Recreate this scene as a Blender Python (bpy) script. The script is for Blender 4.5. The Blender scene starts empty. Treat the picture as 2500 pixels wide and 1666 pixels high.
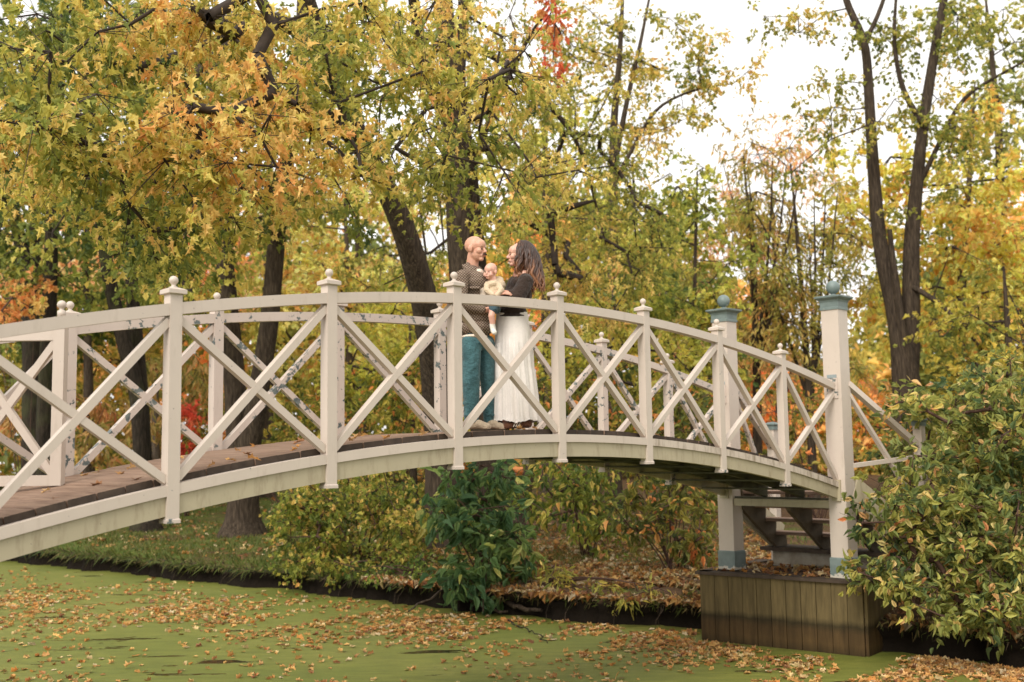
import bpy, bmesh, math, random
import numpy as np
from mathutils import Vector, Matrix

SC = bpy.context.scene
COL = SC.collection
R = math.radians
rng = np.random.default_rng(11)
random.seed(11)

# ------------------------------------------------------------------ camera
CZ = 2.52                       # eye height above the pond surface (z = 0)
FPX, PITCH, ROLL = 2706.9, .0993, .0141      # fitted on the railing posts (2500 px wide picture)
def ray(x, y):
    U = x - 1250; V = 833 - y
    u = U * math.cos(ROLL) + V * math.sin(ROLL); v = -U * math.sin(ROLL) + V * math.cos(ROLL)
    a, b = u / FPX, v / FPX
    return np.array([a, math.cos(PITCH) - b * math.sin(PITCH), math.sin(PITCH) + b * math.cos(PITCH)])
def P(x, y, Y):                 # picture point at a given distance into the scene
    d = ray(x, y); q = d * (Y / d[1]); q[2] += CZ; return q
def PZ(x, y, z):                # picture point on a given height
    d = ray(x, y); q = d * ((z - CZ) / d[2]); q[2] += CZ; return q
cam_d = bpy.data.cameras.new("camera"); cam = bpy.data.objects.new("camera", cam_d); COL.objects.link(cam)
cam_d.sensor_width = 36; cam_d.lens = FPX / 2500 * 36; cam_d.clip_start = .1; cam_d.clip_end = 3000
fw = Vector(ray(1250, 833)).normalized(); rt = (Vector(ray(1260, 833)) - Vector(ray(1250, 833))).normalized(); up = rt.cross(fw)
mw = Matrix((rt, up, -fw)).transposed().to_4x4(); mw.translation = (0, 0, CZ); cam.matrix_world = mw
cam_d.dof.use_dof = True; cam_d.dof.focus_distance = 10.2; cam_d.dof.aperture_fstop = 1.8
SC.camera = cam

# ------------------------------------------------------------------ sky, sun, exposure (overcast)
SUN_EL, SUN_AZ = R(42), R(205)
w = bpy.data.worlds.new("World"); SC.world = w; w.use_nodes = True
nt = w.node_tree; nt.nodes.clear()
sky = nt.nodes.new('ShaderNodeTexSky'); sky.sky_type = 'NISHITA'; sky.sun_disc = False
sky.sun_elevation = SUN_EL; sky.sun_rotation = SUN_AZ; sky.dust_density = 4; sky.air_density = 1.0
bw = nt.nodes.new('ShaderNodeRGBToBW'); nt.links.new(sky.outputs[0], bw.inputs[0])
mx = nt.nodes.new('ShaderNodeMix'); mx.data_type = 'RGBA'; mx.inputs[0].default_value = .78
nt.links.new(bw.outputs[0], mx.inputs[6]); mx.inputs[7].default_value = (9.4, 9.2, 8.9, 1)      # cloud deck
bg = nt.nodes.new('ShaderNodeBackground'); bg.inputs[1].default_value = .105
out = nt.nodes.new('ShaderNodeOutputWorld'); nt.links.new(mx.outputs[2], bg.inputs[0]); nt.links.new(bg.outputs[0], out.inputs[0])
sd = bpy.data.lights.new("sun", 'SUN'); sd.energy = 1.5; sd.angle = R(25); sd.color = (1, .95, .88)
so = bpy.data.objects.new("sun", sd); COL.objects.link(so)
so.rotation_euler = (R(90) - SUN_EL, 0, R(-28)); so.location = (0, -5, 30)
SC.view_settings.view_transform = 'Standard'; SC.view_settings.look = 'None'
SC.view_settings.exposure = 0.8; SC.view_settings.gamma = 1; SC.view_settings.use_curve_mapping = False
SC.cycles.max_bounces = 9; SC.cycles.diffuse_bounces = 7; SC.cycles.glossy_bounces = 2
SC.cycles.transmission_bounces = 4; SC.cycles.transparent_max_bounces = 4
SC.cycles.use_denoising = True

# ------------------------------------------------------------------ material helpers
def mat(name):
    m = bpy.data.materials.new(name); m.use_nodes = True
    n = m.node_tree.nodes; n.clear()
    o = n.new('ShaderNodeOutputMaterial'); b = n.new('ShaderNodeBsdfPrincipled')
    m.node_tree.links.new(b.outputs[0], o.inputs[0])
    return m, n, m.node_tree.links, b, o
def coords(n, l, kind='Object', scale=(1, 1, 1), world=False):
    if world:
        g = n.new('ShaderNodeNewGeometry'); s = g.outputs['Position']
    else:
        s = n.new('ShaderNodeTexCoord').outputs[kind]
    mp = n.new('ShaderNodeMapping'); mp.inputs['Scale'].default_value = scale
    l.new(s, mp.inputs['Vector']); return mp
def noise(n, l, vec, scale, detail=4, rough=.55):
    t = n.new('ShaderNodeTexNoise'); t.inputs['Scale'].default_value = scale; t.inputs['Detail'].default_value = detail
    t.inputs['Roughness'].default_value = rough
    if vec is not None: l.new(vec, t.inputs['Vector'])
    return t.outputs[0]
def ramp(n, l, fac, stops, const=False):
    r = n.new('ShaderNodeValToRGB'); l.new(fac, r.inputs[0])
    if const: r.color_ramp.interpolation = 'CONSTANT'
    e = r.color_ramp.elements
    while len(e) < len(stops): e.new(.5)
    for k, (p, c) in enumerate(stops):
        e[k].position = p; e[k].color = (*c, 1) if len(c) == 3 else c
    return r.outputs[0]
def mixc(n, l, fac, a, b, mode='MIX'):
    m = n.new('ShaderNodeMix'); m.data_type = 'RGBA'; m.blend_type = mode
    if isinstance(fac, (int, float)): m.inputs[0].default_value = fac
    else: l.new(fac, m.inputs[0])
    for s, v in ((6, a), (7, b)):
        if isinstance(v, tuple): m.inputs[s].default_value = (*v, 1)
        else: l.new(v, m.inputs[s])
    return m.outputs[2]
def math_(n, l, op, a, b=None):
    m = n.new('ShaderNodeMath'); m.operation = op
    for k, v in enumerate((a, b)):
        if v is None: continue
        if isinstance(v, (int, float)): m.inputs[k].default_value = v
        else: l.new(v, m.inputs[k])
    return m.outputs[0]
def bump(n, l, b, h, strength=.3, dist=.01):
    k = n.new('ShaderNodeBump'); k.inputs['Strength'].default_value = strength; k.inputs['Distance'].default_value = dist
    l.new(h, k.inputs['Height']); l.new(k.outputs[0], b.inputs['Normal'])
def plain(name, col, rough=.6, nz=.15, scale=30, spec=.3):
    m, n, l, b, o = mat(name)
    c = coords(n, l); f = noise(n, l, c.outputs[0], scale)
    d = tuple(v * (1 - nz) for v in col); h = tuple(min(1, v * (1 + nz)) for v in col)
    l.new(ramp(n, l, f, [(.3, d), (.7, h)]), b.inputs['Base Color'])
    b.inputs['Roughness'].default_value = rough; b.inputs['Specular IOR Level'].default_value = spec
    return m

def paint(name, white, chip_thr, chip_amt, dirt, dthr=.55):
    m, n, l, b, o = mat(name)
    c = coords(n, l, world=True)
    big = noise(n, l, c.outputs[0], 1.6, 2); fine = noise(n, l, c.outputs[0], 13, 7, .62)
    st = coords(n, l, world=True, scale=(4, 4, .9)); streak = noise(n, l, st.outputs[0], 3.2, 8, .7)
    base = ramp(n, l, noise(n, l, c.outputs[0], 3.5, 5), [(.3, tuple(v * .93 for v in white)), (.7, white)])
    base = mixc(n, l, ramp(n, l, streak, [(dthr, (0, 0, 0)), (dthr + .25, (dirt,) * 3)]), base, (.20, .145, .085))
    speck = noise(n, l, c.outputs[0], 42, 3, .5)
    base = mixc(n, l, ramp(n, l, speck, [(.735, (0, 0, 0)), (.75, (.75,) * 3)]), base, (.13, .11, .10))
    s = math_(n, l, 'ADD', fine, math_(n, l, 'MULTIPLY', big, chip_amt))
    chip = ramp(n, l, s, [(chip_thr, (0, 0, 0)), (chip_thr + .006, (1, 1, 1))])
    cc = ramp(n, l, noise(n, l, c.outputs[0], 30, 3), [(.4, (.085, .10, .095)), (.62, (.16, .18, .165))])
    l.new(mixc(n, l, chip, base, cc), b.inputs['Base Color'])
    b.inputs['Roughness'].default_value = .42; b.inputs['Specular IOR Level'].default_value = .35
    h = math_(n, l, 'SUBTRACT', math_(n, l, 'MULTIPLY', noise(n, l, c.outputs[0], 25, 4), .25), chip)
    bump(n, l, b, h, .35, .003)
    return m
WHITE = (.57, .482, .405)
M = {}
M['paint'] = paint('cream_paint', WHITE, .80, .16, .25)
M['paint_worn'] = paint('worn_cream_paint', (.57, .475, .405), .735, .30, .3)
M['paint_dirty_shade'] = paint('stained_shaded_cream_paint', (.43, .37, .25), .84, .16, .7, .50)  # streaky dirt, plus girder shade under the lower rail painted into the base
M['paint_streak'] = paint('streaked_cream_paint', (.56, .475, .395), .80, .2, 1.0, .47)
m, n, l, b, o = mat('green_trim'); M['green'] = m
c = coords(n, l, world=True); f = noise(n, l, c.outputs[0], 9, 6)
k = ramp(n, l, noise(n, l, c.outputs[0], 16, 6, .65), [(.66, (0, 0, 0)), (.67, (.8,) * 3)])
l.new(mixc(n, l, k, ramp(n, l, f, [(.3, (.125, .165, .155)), (.7, (.19, .235, .22))]), (.5, .46, .38)), b.inputs['Base Color'])
b.inputs['Roughness'].default_value = .5
def wood(name, dark, light, along=(3, 22, 22), world=False, rough=.75):
    m, n, l, b, o = mat(name)
    oi = n.new('ShaderNodeObjectInfo')
    c = coords(n, l, scale=along, world=world)
    ad = n.new('ShaderNodeVectorMath'); ad.operation = 'ADD'; l.new(c.outputs[0], ad.inputs[0])
    mu = math_(n, l, 'MULTIPLY', oi.outputs['Random'], 60); l.new(mu, ad.inputs[1])
    g = noise(n, l, ad.outputs[0], 1.0, 7, .65); big = noise(n, l, ad.outputs[0], .12, 2)
    col = ramp(n, l, g, [(.28, dark), (.72, light)])
    col = mixc(n, l, math_(n, l, 'MULTIPLY', oi.outputs['Random'], .45), col, tuple(v * .5 for v in light), 'MIX')
    l.new(col, b.inputs['Base Color']); b.inputs['Roughness'].default_value = rough
    b.inputs['Specular IOR Level'].default_value = .2
    bump(n, l, b, g, .5, .004)
    return m, n, l, b, col
M['deck'] = wood('weathered_deck_wood', (.15, .088, .06), (.35, .235, .165), (30, 2.2, 30))[0]
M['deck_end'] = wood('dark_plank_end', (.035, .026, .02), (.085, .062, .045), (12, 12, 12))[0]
M['step'] = wood('weathered_step_wood', (.17, .105, .075), (.42, .28, .21), (30, 2.2, 30))[0]
M['stringer'] = wood('dark_stringer_wood', (.07, .052, .033), (.19, .145, .09), (6, 6, 6))[0]
M['under'] = wood('dark_underside_wood', (.05, .045, .03), (.16, .15, .10), (6, 3, 6))[0]  # darker wood tone for joists and cross beams
# pier boards: green-brown algae tint with a soaked tide band
m, n, l, b, col = wood('soaked_pier_board', (.058, .042, .017), (.20, .145, .062), (14, 14, 1.6)); M['pier'] = m
g = n.new('ShaderNodeNewGeometry'); sx = n.new('ShaderNodeSeparateXYZ'); l.new(g.outputs['Position'], sx.inputs[0])
zz = math_(n, l, 'ADD', sx.outputs[2], math_(n, l, 'MULTIPLY', noise(n, l, g.outputs['Position'], 5, 3), .09))
wet = ramp(n, l, zz, [(.03, (.30, .26, .22)), (.16, (.62, .5, .42)), (.30, (.55, .45, .4)), (.38, (.30, .30, .28)), (.46, (1, 1, 1))])
l.new(mixc(n, l, 1.0, col, wet, 'MULTIPLY'), b.inputs['Base Color'])
M['pier_cap'] = wood('dark_cap_board', (.04, .028, .02), (.10, .07, .05), (8, 8, 8))[0]
m, n, l, b, o = mat('stained_concrete'); M['concrete'] = m
c = coords(n, l, world=True)
l.new(ramp(n, l, noise(n, l, c.outputs[0], 5, 8, .65), [(.3, (.20, .16, .11)), (.7, (.42, .37, .29))]), b.inputs['Base Color']); b.inputs['Roughness'].default_value = .9
M['metal'] = plain('dull_bracket_metal', (.25, .29, .29), .45, .2, 40, .5)

def bark(name, dark, light, moss=.0):
    m, n, l, b, o = mat(name)
    c = coords(n, l, world=True, scale=(1, 1, .11))
    v = n.new('ShaderNodeTexVoronoi'); v.inputs['Scale'].default_value = 19; v.feature = 'DISTANCE_TO_EDGE'
    wn = n.new('ShaderNodeVectorMath'); wn.operation = 'ADD'; l.new(c.outputs[0], wn.inputs[0])
    tn = n.new('ShaderNodeTexNoise'); tn.inputs['Scale'].default_value = 5; l.new(c.outputs[0], tn.inputs['Vector'])
    sc_ = n.new('ShaderNodeVectorMath'); sc_.operation = 'SCALE'; sc_.inputs['Scale'].default_value = .25; l.new(tn.outputs['Color'], sc_.inputs[0]); l.new(sc_.outputs[0], wn.inputs[1])
    l.new(wn.outputs[0], v.inputs['Vector'])
    g = noise(n, l, c.outputs[0], 14, 7, .65)
    h = math_(n, l, 'ADD', math_(n, l, 'MULTIPLY', v.outputs[0], .9), math_(n, l, 'MULTIPLY', g, .85))
    col = ramp(n, l, h, [(.28, dark), (.75, light)])
    if moss:
        w2 = coords(n, l, world=True)
        col = mixc(n, l, ramp(n, l, noise(n, l, w2.outputs[0], 1.3, 5), [(.5, (0, 0, 0)), (.7, (moss,) * 3)]), col, (.075, .085, .03))
    l.new(col, b.inputs['Base Color']); b.inputs['Roughness'].default_value = .9; b.inputs['Specular IOR Level'].default_value = .15
    bump(n, l, b, h, .9, .03)
    return m
M['bark'] = bark('grey_brown_bark', (.016, .011, .008), (.088, .064, .043))
M['bark_dark'] = bark('dark_mossy_bark', (.010, .008, .006), (.05, .037, .026), .4)
M['bark_pale'] = bark('ashy_bark', (.03, .021, .015), (.11, .082, .058))
M['twig'] = plain('dark_twig', (.045, .032, .024), .9, .3, 8)
M['stem'] = plain('reddish_stem', (.07, .036, .024), .8, .3, 8)

def leafmat(name, trans=.48, rough=.5):
    m, n, l, b, o = mat(name)
    a = n.new('ShaderNodeAttribute'); a.attribute_name = 'Col'
    c = coords(n, l, world=True); f = noise(n, l, c.outputs[0], 38, 3)
    col = mixc(n, l, 1.0, a.outputs['Color'], ramp(n, l, f, [(.3, (.8, .78, .76)), (.7, (1.1, 1.1, 1.1))]), 'MULTIPLY')
    l.new(col, b.inputs['Base Color']); b.inputs['Roughness'].default_value = rough; b.inputs['Specular IOR Level'].default_value = .25
    t = n.new('ShaderNodeBsdfTranslucent'); l.new(col, t.inputs[0])
    x = n.new('ShaderNodeMixShader'); x.inputs[0].default_value = trans
    l.new(b.outputs[0], x.inputs[1]); l.new(t.outputs[0], x.inputs[2]); l.new(x.outputs[0], o.inputs[0])
    return m
M['leaf'] = leafmat('tree_leaf')
M['leaf_dry'] = leafmat('fallen_leaf_skin', .12, .6)
M['grass'] = leafmat('grass_blade', .3, .6)

# ------------------------------------------------------------------ object helpers
def tag(o, label=None, cat=None, group=None, kind=None):
    if label: o['label'] = label
    if cat: o['category'] = cat
    if group: o['group'] = group
    if kind: o['kind'] = kind
    return o
def empty(name, loc=(0, 0, 0), rz=0):
    o = bpy.data.objects.new(name, None); COL.objects.link(o); o.location = loc; o.rotation_euler = (0, 0, rz)
    o.empty_display_size = .2
    return o
def link(name, me, parent=None, loc=None, rot=None):
    o = bpy.data.objects.new(name, me); COL.objects.link(o)
    if parent is not None: o.parent = parent
    if loc is not None: o.location = loc
    if rot is not None: o.rotation_euler = rot
    return o
def mesh_np(name, V, F, material, colors=None, smooth=False, fcol=None):
    """V (n,3), F (m,k) one polygon size; colors per vertex"""
    me = bpy.data.meshes.new(name)
    V = np.asarray(V, dtype=np.float32); F = np.asarray(F, dtype=np.int32)
    me.vertices.add(len(V)); me.vertices.foreach_set('co', V.ravel())
    me.loops.add(F.size); me.loops.foreach_set('vertex_index', F.ravel())
    k = F.shape[1]
    me.polygons.add(len(F)); me.polygons.foreach_set('loop_start', np.arange(0, F.size, k, dtype=np.int32))
    me.polygons.foreach_set('loop_total', np.full(len(F), k, dtype=np.int32))
    if smooth: me.polygons.foreach_set('use_smooth', np.ones(len(F), dtype=bool))
    me.update(calc_edges=True)
    if colors is not None:
        a = me.color_attributes.new('Col', 'FLOAT_COLOR', 'POINT')
        c4 = np.ones((len(V), 4), dtype=np.float32); c4[:, :3] = colors; a.data.foreach_set('color', c4.ravel())
    me.materials.append(material)
    return me
class MB:
    def __init__(s): s.v = []; s.f = []
    def poly(s, vs, fs):
        o = len(s.v); s.v += [tuple(map(float, q)) for q in vs]; s.f += [tuple(i + o for i in f) for f in fs]
    def box(s, x0, x1, y0, y1, z0, z1):
        s.poly([(x0, y0, z0), (x1, y0, z0), (x1, y1, z0), (x0, y1, z0), (x0, y0, z1), (x1, y0, z1), (x1, y1, z1), (x0, y1, z1)],
               [(0, 3, 2, 1), (4, 5, 6, 7), (0, 1, 5, 4), (1, 2, 6, 5), (2, 3, 7, 6), (3, 0, 4, 7)])
    def beam(s, A, B, wid, hgt, side=(0, 1, 0)):      # square bar from A to B; wid across 'side', hgt the other way
        A, B = Vector(A), Vector(B); d = (B - A).normalized(); y = (Vector(side) - d * Vector(side).dot(d)).normalized(); z = d.cross(y)
        vs = []
        for Q in (A, B):
            for a, c_ in ((-1, -1), (1, -1), (1, 1), (-1, 1)): vs.append(Q + y * (a * wid / 2) + z * (c_ * hgt / 2))
        s.poly(vs, [(0, 1, 2, 3), (7, 6, 5, 4), (0, 4, 5, 1), (1, 5, 6, 2), (2, 6, 7, 3), (3, 7, 4, 0)])
    def loft(s, secs, cap=True):                      # list of equal rings
        n_ = len(secs[0]); vs = [q for r_ in secs for q in r_]; fs = []
        for i in range(len(secs) - 1):
            for j in range(n_):
                a = i * n_ + j; b_ = i * n_ + (j + 1) % n_; fs.append((a, b_, b_ + n_, a + n_))
        if cap: fs.append(tuple(reversed(range(n_)))); fs.append(tuple(range((len(secs) - 1) * n_, len(secs) * n_)))
        s.poly(vs, fs)
    def lathe(s, prof, n_=16, o=(0, 0, 0)):           # prof: (r, z)
        s.loft([[(o[0] + r_ * math.cos(2 * math.pi * j / n_), o[1] + r_ * math.sin(2 * math.pi * j / n_), o[2] + z) for j in range(n_)] for r_, z in prof])
    def square(s, prof):                              # prof: (half width, z)
        s.loft([[(-h, -h, z), (h, -h, z), (h, h, z), (-h, h, z)] for h, z in prof])
    def mesh(s, name, material, smooth=False):
        me = bpy.data.meshes.new(name); me.from_pydata(s.v, [], s.f); me.update(); me.materials.append(material)
        if smooth: me.polygons.foreach_set('use_smooth', [True] * len(me.polygons))
        return me
    def obj(s, name, material, parent=None, smooth=False, loc=None): return link(name, s.mesh(name, material, smooth), parent, loc)
def tube(pts, rad, sides=10, wob=0., seed=0):
    pts = np.asarray(pts, float); rad = np.asarray(rad, float); n_ = len(pts)
    tg = np.gradient(pts, axis=0); tg /= np.linalg.norm(tg, axis=1)[:, None] + 1e-9
    rg = np.random.default_rng(seed)
    ref = np.array([1., 0, 0]) if abs(tg[0][0]) < .8 else np.array([0, 1., 0])
    V = []; ph = rg.uniform(0, 6.28, 4)
    a = np.arange(sides) * 2 * np.pi / sides
    for i in range(n_):
        x = ref - tg[i] * (ref @ tg[i]); x /= np.linalg.norm(x); y = np.cross(tg[i], x)
        rr = rad[i] * (1 + wob * (np.sin(3 * a + ph[0] + i * .13) * .5 + np.sin(5 * a + ph[1] - i * .2) * .35 + rg.normal(0, .25, sides) * .5))
        V.append(pts[i] + np.outer(np.cos(a) * rr, x) + np.outer(np.sin(a) * rr, y))
    V = np.concatenate(V); F = []
    j = np.arange(sides); j2 = (j + 1) % sides
    for i in range(n_ - 1): F.append(np.stack([i * sides + j, i * sides + j2, (i + 1) * sides + j2, (i + 1) * sides + j], 1))
    return V, np.concatenate(F)
def smooth_path(pts, rad, step=.35):
    pts = np.asarray(pts, float); rad = np.asarray(rad, float)
    sl = np.r_[0, np.cumsum(np.linalg.norm(np.diff(pts, axis=0), axis=1))]
    n_ = max(4, int(sl[-1] / step)); t = np.linspace(0, sl[-1], n_)
    q = np.stack([np.interp(t, sl, pts[:, k]) for k in range(3)], 1); r_ = np.interp(t, sl, rad)
    for _ in range(3):
        q[1:-1] = (q[:-2] + 2 * q[1:-1] + q[2:]) / 4; r_[1:-1] = (r_[:-2] + 2 * r_[1:-1] + r_[2:]) / 4
    return q, r_
def segs(A, B, ra, rb, sides=4):                      # many straight tapered pieces at once
    A, B = np.asarray(A, float), np.asarray(B, float); n_ = len(A)
    d = B - A; d /= np.linalg.norm(d, axis=1)[:, None] + 1e-9
    ref = np.where(np.abs(d[:, :1]) < .8, np.array([[1., 0, 0]]), np.array([[0, 1., 0]]))
    x = ref - d * (ref * d).sum(1)[:, None]; x /= np.linalg.norm(x, axis=1)[:, None]; y = np.cross(d, x)
    a = np.arange(sides) * 2 * np.pi / sides
    off = np.cos(a)[None, :, None] * x[:, None, :] + np.sin(a)[None, :, None] * y[:, None, :]
    ra = np.broadcast_to(ra, (n_,))[:, None, None]; rb = np.broadcast_to(rb, (n_,))[:, None, None]
    V = np.concatenate([A[:, None] + off * ra, B[:, None] + off * rb], 1).reshape(-1, 3)
    j = np.arange(sides); j2 = (j + 1) % sides
    q = np.stack([j, j2, j2 + sides, j + sides], 1)
    F = (q[None] + (np.arange(n_) * 2 * sides)[:, None, None]).reshape(-1, 4)
    return V, F

# ------------------------------------------------------------------ leaves
def sym(half, centre):                                # half outline (x, y>=0) + centre-line point -> verts, tris
    n_ = len(half); v = [centre] + half + [(x, -y) for x, y in half[1:-1]]
    up_ = list(range(1, n_ + 1)); dn = [1] + list(range(n_ + 1, 2 * n_ - 1)) + [n_]
    return v, up_, dn
def leaf_shape(kind):
    if kind == 'maple':
        half = [(0, 0), (.07, .10), (.10, .30), (.25, .20), (.50, .47), (.48, .16), (.64, .12), (.80, .21), (.80, .07), (1.04, 0)]
        v, u_, d_ = sym(half, (.36, 0)); t = []
        for L_ in (u_, d_):
            for i in range(len(L_) - 1): t.append((0, L_[i], L_[i + 1]))
    elif kind == 'maple_lo':
        half = [(0, 0), (.16, .34), (.32, .20), (.62, .42), (1, 0)]
        v, u_, d_ = sym(half, (.33, 0)); t = []
        for L_ in (u_, d_):
            for i in range(len(L_) - 1): t.append((0, L_[i], L_[i + 1]))
    elif kind == 'oval':
        half = [(0, 0), (.18, .17), (.45, .25), (.75, .15), (1, 0)]
        v, u_, d_ = sym(half, (.45, 0)); t = []
        for L_ in (u_, d_):
            for i in range(len(L_) - 1): t.append((0, L_[i], L_[i + 1]))
    elif kind == 'quad':
        v = [(0, 0), (.45, .36), (1, 0), (.45, -.36)]; t = [(0, 2, 1), (0, 3, 2)]
    elif kind == 'willow':
        v = [(0, 0), (.45, .13), (1, 0), (.45, -.13)]; t = [(0, 2, 1), (0, 3, 2)]
    v = np.array(v, float)
    z = .75 * np.abs(v[:, 1]) - .38 * v[:, 0] ** 2
    return np.column_stack([v, z]), np.array(t)
SH = {k: leaf_shape(k) for k in ('maple', 'maple_lo', 'oval', 'quad', 'willow')}
def unit(a): return a / (np.linalg.norm(a, axis=-1, keepdims=True) + 1e-9)
def leaf_geo(kind, pos, axis, nrm, size, col, rg):
    T, tr = SH[kind]; n_ = len(pos)
    x = unit(axis); z = unit(nrm - x * (nrm * x).sum(1)[:, None]); y = np.cross(z, x)
    s = size[:, None, None]; curl = rg.uniform(-.3, 1.9, n_)[:, None, None]
    L_ = T[None]
    V = pos[:, None] + s * (L_[..., 0:1] * x[:, None] + L_[..., 1:2] * y[:, None] * rg.uniform(.8, 1.1, n_)[:, None, None] + L_[..., 2:3] * curl * z[:, None])
    F = (tr[None] + (np.arange(n_) * len(T))[:, None, None]).reshape(-1, 3)
    C = np.repeat(col[:, None], len(T), 1)
    return V.reshape(-1, 3), F, C.reshape(-1, 3)
RAMP_T = np.array([0, .22, .42, .56, .7, .84, 1.0, 1.2])
RAMP_C = np.array([(.058, .098, .026), (.165, .205, .036), (.30, .315, .052), (.47, .415, .075), (.70, .495, .13), (.74, .44, .115), (.70, .30, .085), (.62, .10, .05)])
def lcol(t): return np.stack([np.interp(t, RAMP_T, RAMP_C[:, k]) for k in range(3)], 1) * np.array([1.03, .96, 1.18])
def leaf_objects(parent, kind, pos, axis, nrm, size, col, material, base_name='leaf', nvar=10, rg=None, toplevel=None):
    """single leaves as objects sharing a few meshes"""
    T, tr = SH[kind]; order = np.argsort(col @ np.array([1, -.6, .1])); groups = np.array_split(order, nvar)
    for gsel in groups:
        if not len(gsel): continue
        V = T.copy(); V[:, 2] *= rg.uniform(.4, 1.5)
        me = mesh_np(base_name, V, tr, material, np.repeat(col[gsel].mean(0)[None], len(T), 0))
        for i in gsel:
            x = Vector(axis[i]).normalized(); z = Vector(nrm[i]); z = (z - x * z.dot(x)).normalized(); y = z.cross(x)
            s = size[i]; m4 = Matrix(((x.x * s, y.x * s, z.x * s, pos[i][0]), (x.y * s, y.y * s, z.y * s, pos[i][1]), (x.z * s, y.z * s, z.z * s, pos[i][2]), (0, 0, 0, 1)))
            o = bpy.data.objects.new(base_name, me); COL.objects.link(o)
            if parent is not None:
                o.parent = parent; m4 = Matrix.Translation(-Vector(parent.location)) @ m4
            o.matrix_local = m4
            if toplevel: tag(o, *toplevel)

# ================================================================== THE SETTING
SHORE = np.array([(-75, 78), (-40, 49.5), (-20, 33.5), (-12.6, 27.5), (-10.39, 25.83), (-8.34, 24.08), (-6.6, 22.71), (-5.03, 21.42), (-3.64, 20.33), (-2.54, 19.47),
                  (-1.75, 18.66), (-.86, 17.77), (.22, 17.1), (1.21, 16.5), (2.48, 15.75), (3.5, 14.9), (4.5, 13.95), (5.2, 13.35), (5.75, 12.75), (7.5, 11.2), (12, 7), (25, -4.5), (60, -35)])
LN = np.array([.62, .785])                                         # inland direction
_t = np.r_[0, np.cumsum(np.linalg.norm(np.diff(SHORE, axis=0), axis=1))]
def shore_pt(s): return np.stack([np.interp(s, _t, SHORE[:, 0]), np.interp(s, _t, SHORE[:, 1])], -1)
def shore_d(x, y):                                                 # rough distance inland from the far shore
    v = LN[0] * np.asarray(x) + LN[1] * np.asarray(y); a = LN[1] * np.asarray(x) - LN[0] * np.asarray(y)
    sv = SHORE @ LN; sa = SHORE @ np.array([LN[1], -LN[0]])
    return v - np.interp(a, sa, sv)
TH = .7891; CU, SU = math.cos(TH), math.sin(TH)
BX, BY = -.48899, 9.39221
def b2w(u, v, z=0.): return np.array([BX + u * CU - v * SU, BY + u * SU + v * CU, z + CZ])
def gz(x, y):
    d = shore_d(x, y)
    z = np.interp(d, [-1.2, -.25, -.02, .05, .10, .22, .55, 2, 6, 14, 30, 70, 160], [-.7, -.5, -.12, .16, .30, .37, .42, .46, .50, .54, .66, .9, 1.4])
    q = b2w(8.4, .7); m1 = .40 * np.exp(-(((x - q[0]) / 2.6) ** 2 + ((y - q[1]) / 2.4) ** 2))
    m1 = m1 * np.clip((d - .3) / 1.0, 0, 1)
    wob = (.035 * np.sin(x * 1.7 + y * .9) + .03 * np.sin(x * .63 - y * 1.3 + 1)) * np.clip((d - .2) / .8, 0, 1)
    return z + m1 + wob
ss = np.r_[np.arange(0, 60, 2.), np.arange(60, 104, .12), np.arange(104, _t[-1], 2.)]
tt = np.array([-1.2, -.25, -.05, 0, .03, .06, .10, .15, .22, .32, .45, .65, .9, 1.3, 1.8, 2.5, 3.4, 4.5, 6, 8, 10.5, 14, 18, 24, 32, 45, 65, 100, 180])
sp = shore_pt(ss)
G = sp[:, None, :] + tt[None, :, None] * LN
jit = (np.sin(ss * 1.3) * .09 + np.sin(ss * 3.1) * .07 + np.sin(ss * 7.7 + 1) * .05 + rng.normal(0, .05, len(ss)))
G = G - (jit[:, None] * np.exp(-np.abs(tt) / .6)[None])[..., None] * LN
GZ = gz(sp[:, None, 0] + tt[None] * LN[0], sp[:, None, 1] + tt[None] * LN[1])
und = np.interp(tt, [-1.2, -.25, -.05, 0, .03, .06, .10, .15, .22, .45, .9], [0, 0, .10, .16, .20, .16, -.06, -.10, -.08, -.03, 0])
G = G + (und[None, :] * (.8 + .4 * np.sin(ss * 2.3)[:, None]))[..., None] * LN
GZ = GZ + rng.normal(0, .018, GZ.shape) * ((tt > .02) & (tt < 5))[None]
ns, nt_ = len(ss), len(tt)
V = np.concatenate([G, GZ[..., None]], 2).reshape(-1, 3)
ii, jj = np.meshgrid(np.arange(ns - 1), np.arange(nt_ - 1), indexing='ij'); a = (ii * nt_ + jj).ravel()
F = np.stack([a, a + nt_, a + nt_ + 1, a + 1], 1)
m, n, l, b, o = mat('bank_ground'); M['ground'] = m
c = coords(n, l, world=True); big = noise(n, l, c.outputs[0], .55, 4); fi = noise(n, l, c.outputs[0], 9, 6, .7); lt = noise(n, l, c.outputs[0], 22, 3, .6)
gr = ramp(n, l, fi, [(.3, (.04, .062, .014)), (.55, (.085, .115, .024)), (.75, (.14, .145, .038))])
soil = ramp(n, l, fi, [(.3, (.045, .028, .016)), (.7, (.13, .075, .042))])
gp_ = n.new('ShaderNodeNewGeometry'); gs_ = n.new('ShaderNodeSeparateXYZ'); l.new(gp_.outputs['Position'], gs_.inputs[0])
mr_ = n.new('ShaderNodeMapRange'); mr_.inputs[1].default_value = -2; mr_.inputs[2].default_value = 1.2; mr_.inputs[3].default_value = 0; mr_.inputs[4].default_value = .22; l.new(gs_.outputs[0], mr_.inputs[0])
cg = mixc(n, l, ramp(n, l, math_(n, l, 'ADD', big, mr_.outputs[0]), [(.50, (0, 0, 0)), (.64, (1, 1, 1))]), gr, soil)
cg = mixc(n, l, ramp(n, l, lt, [(.62, (0, 0, 0)), (.66, (.8,) * 3)]), cg, (.36, .20, .085))
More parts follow.
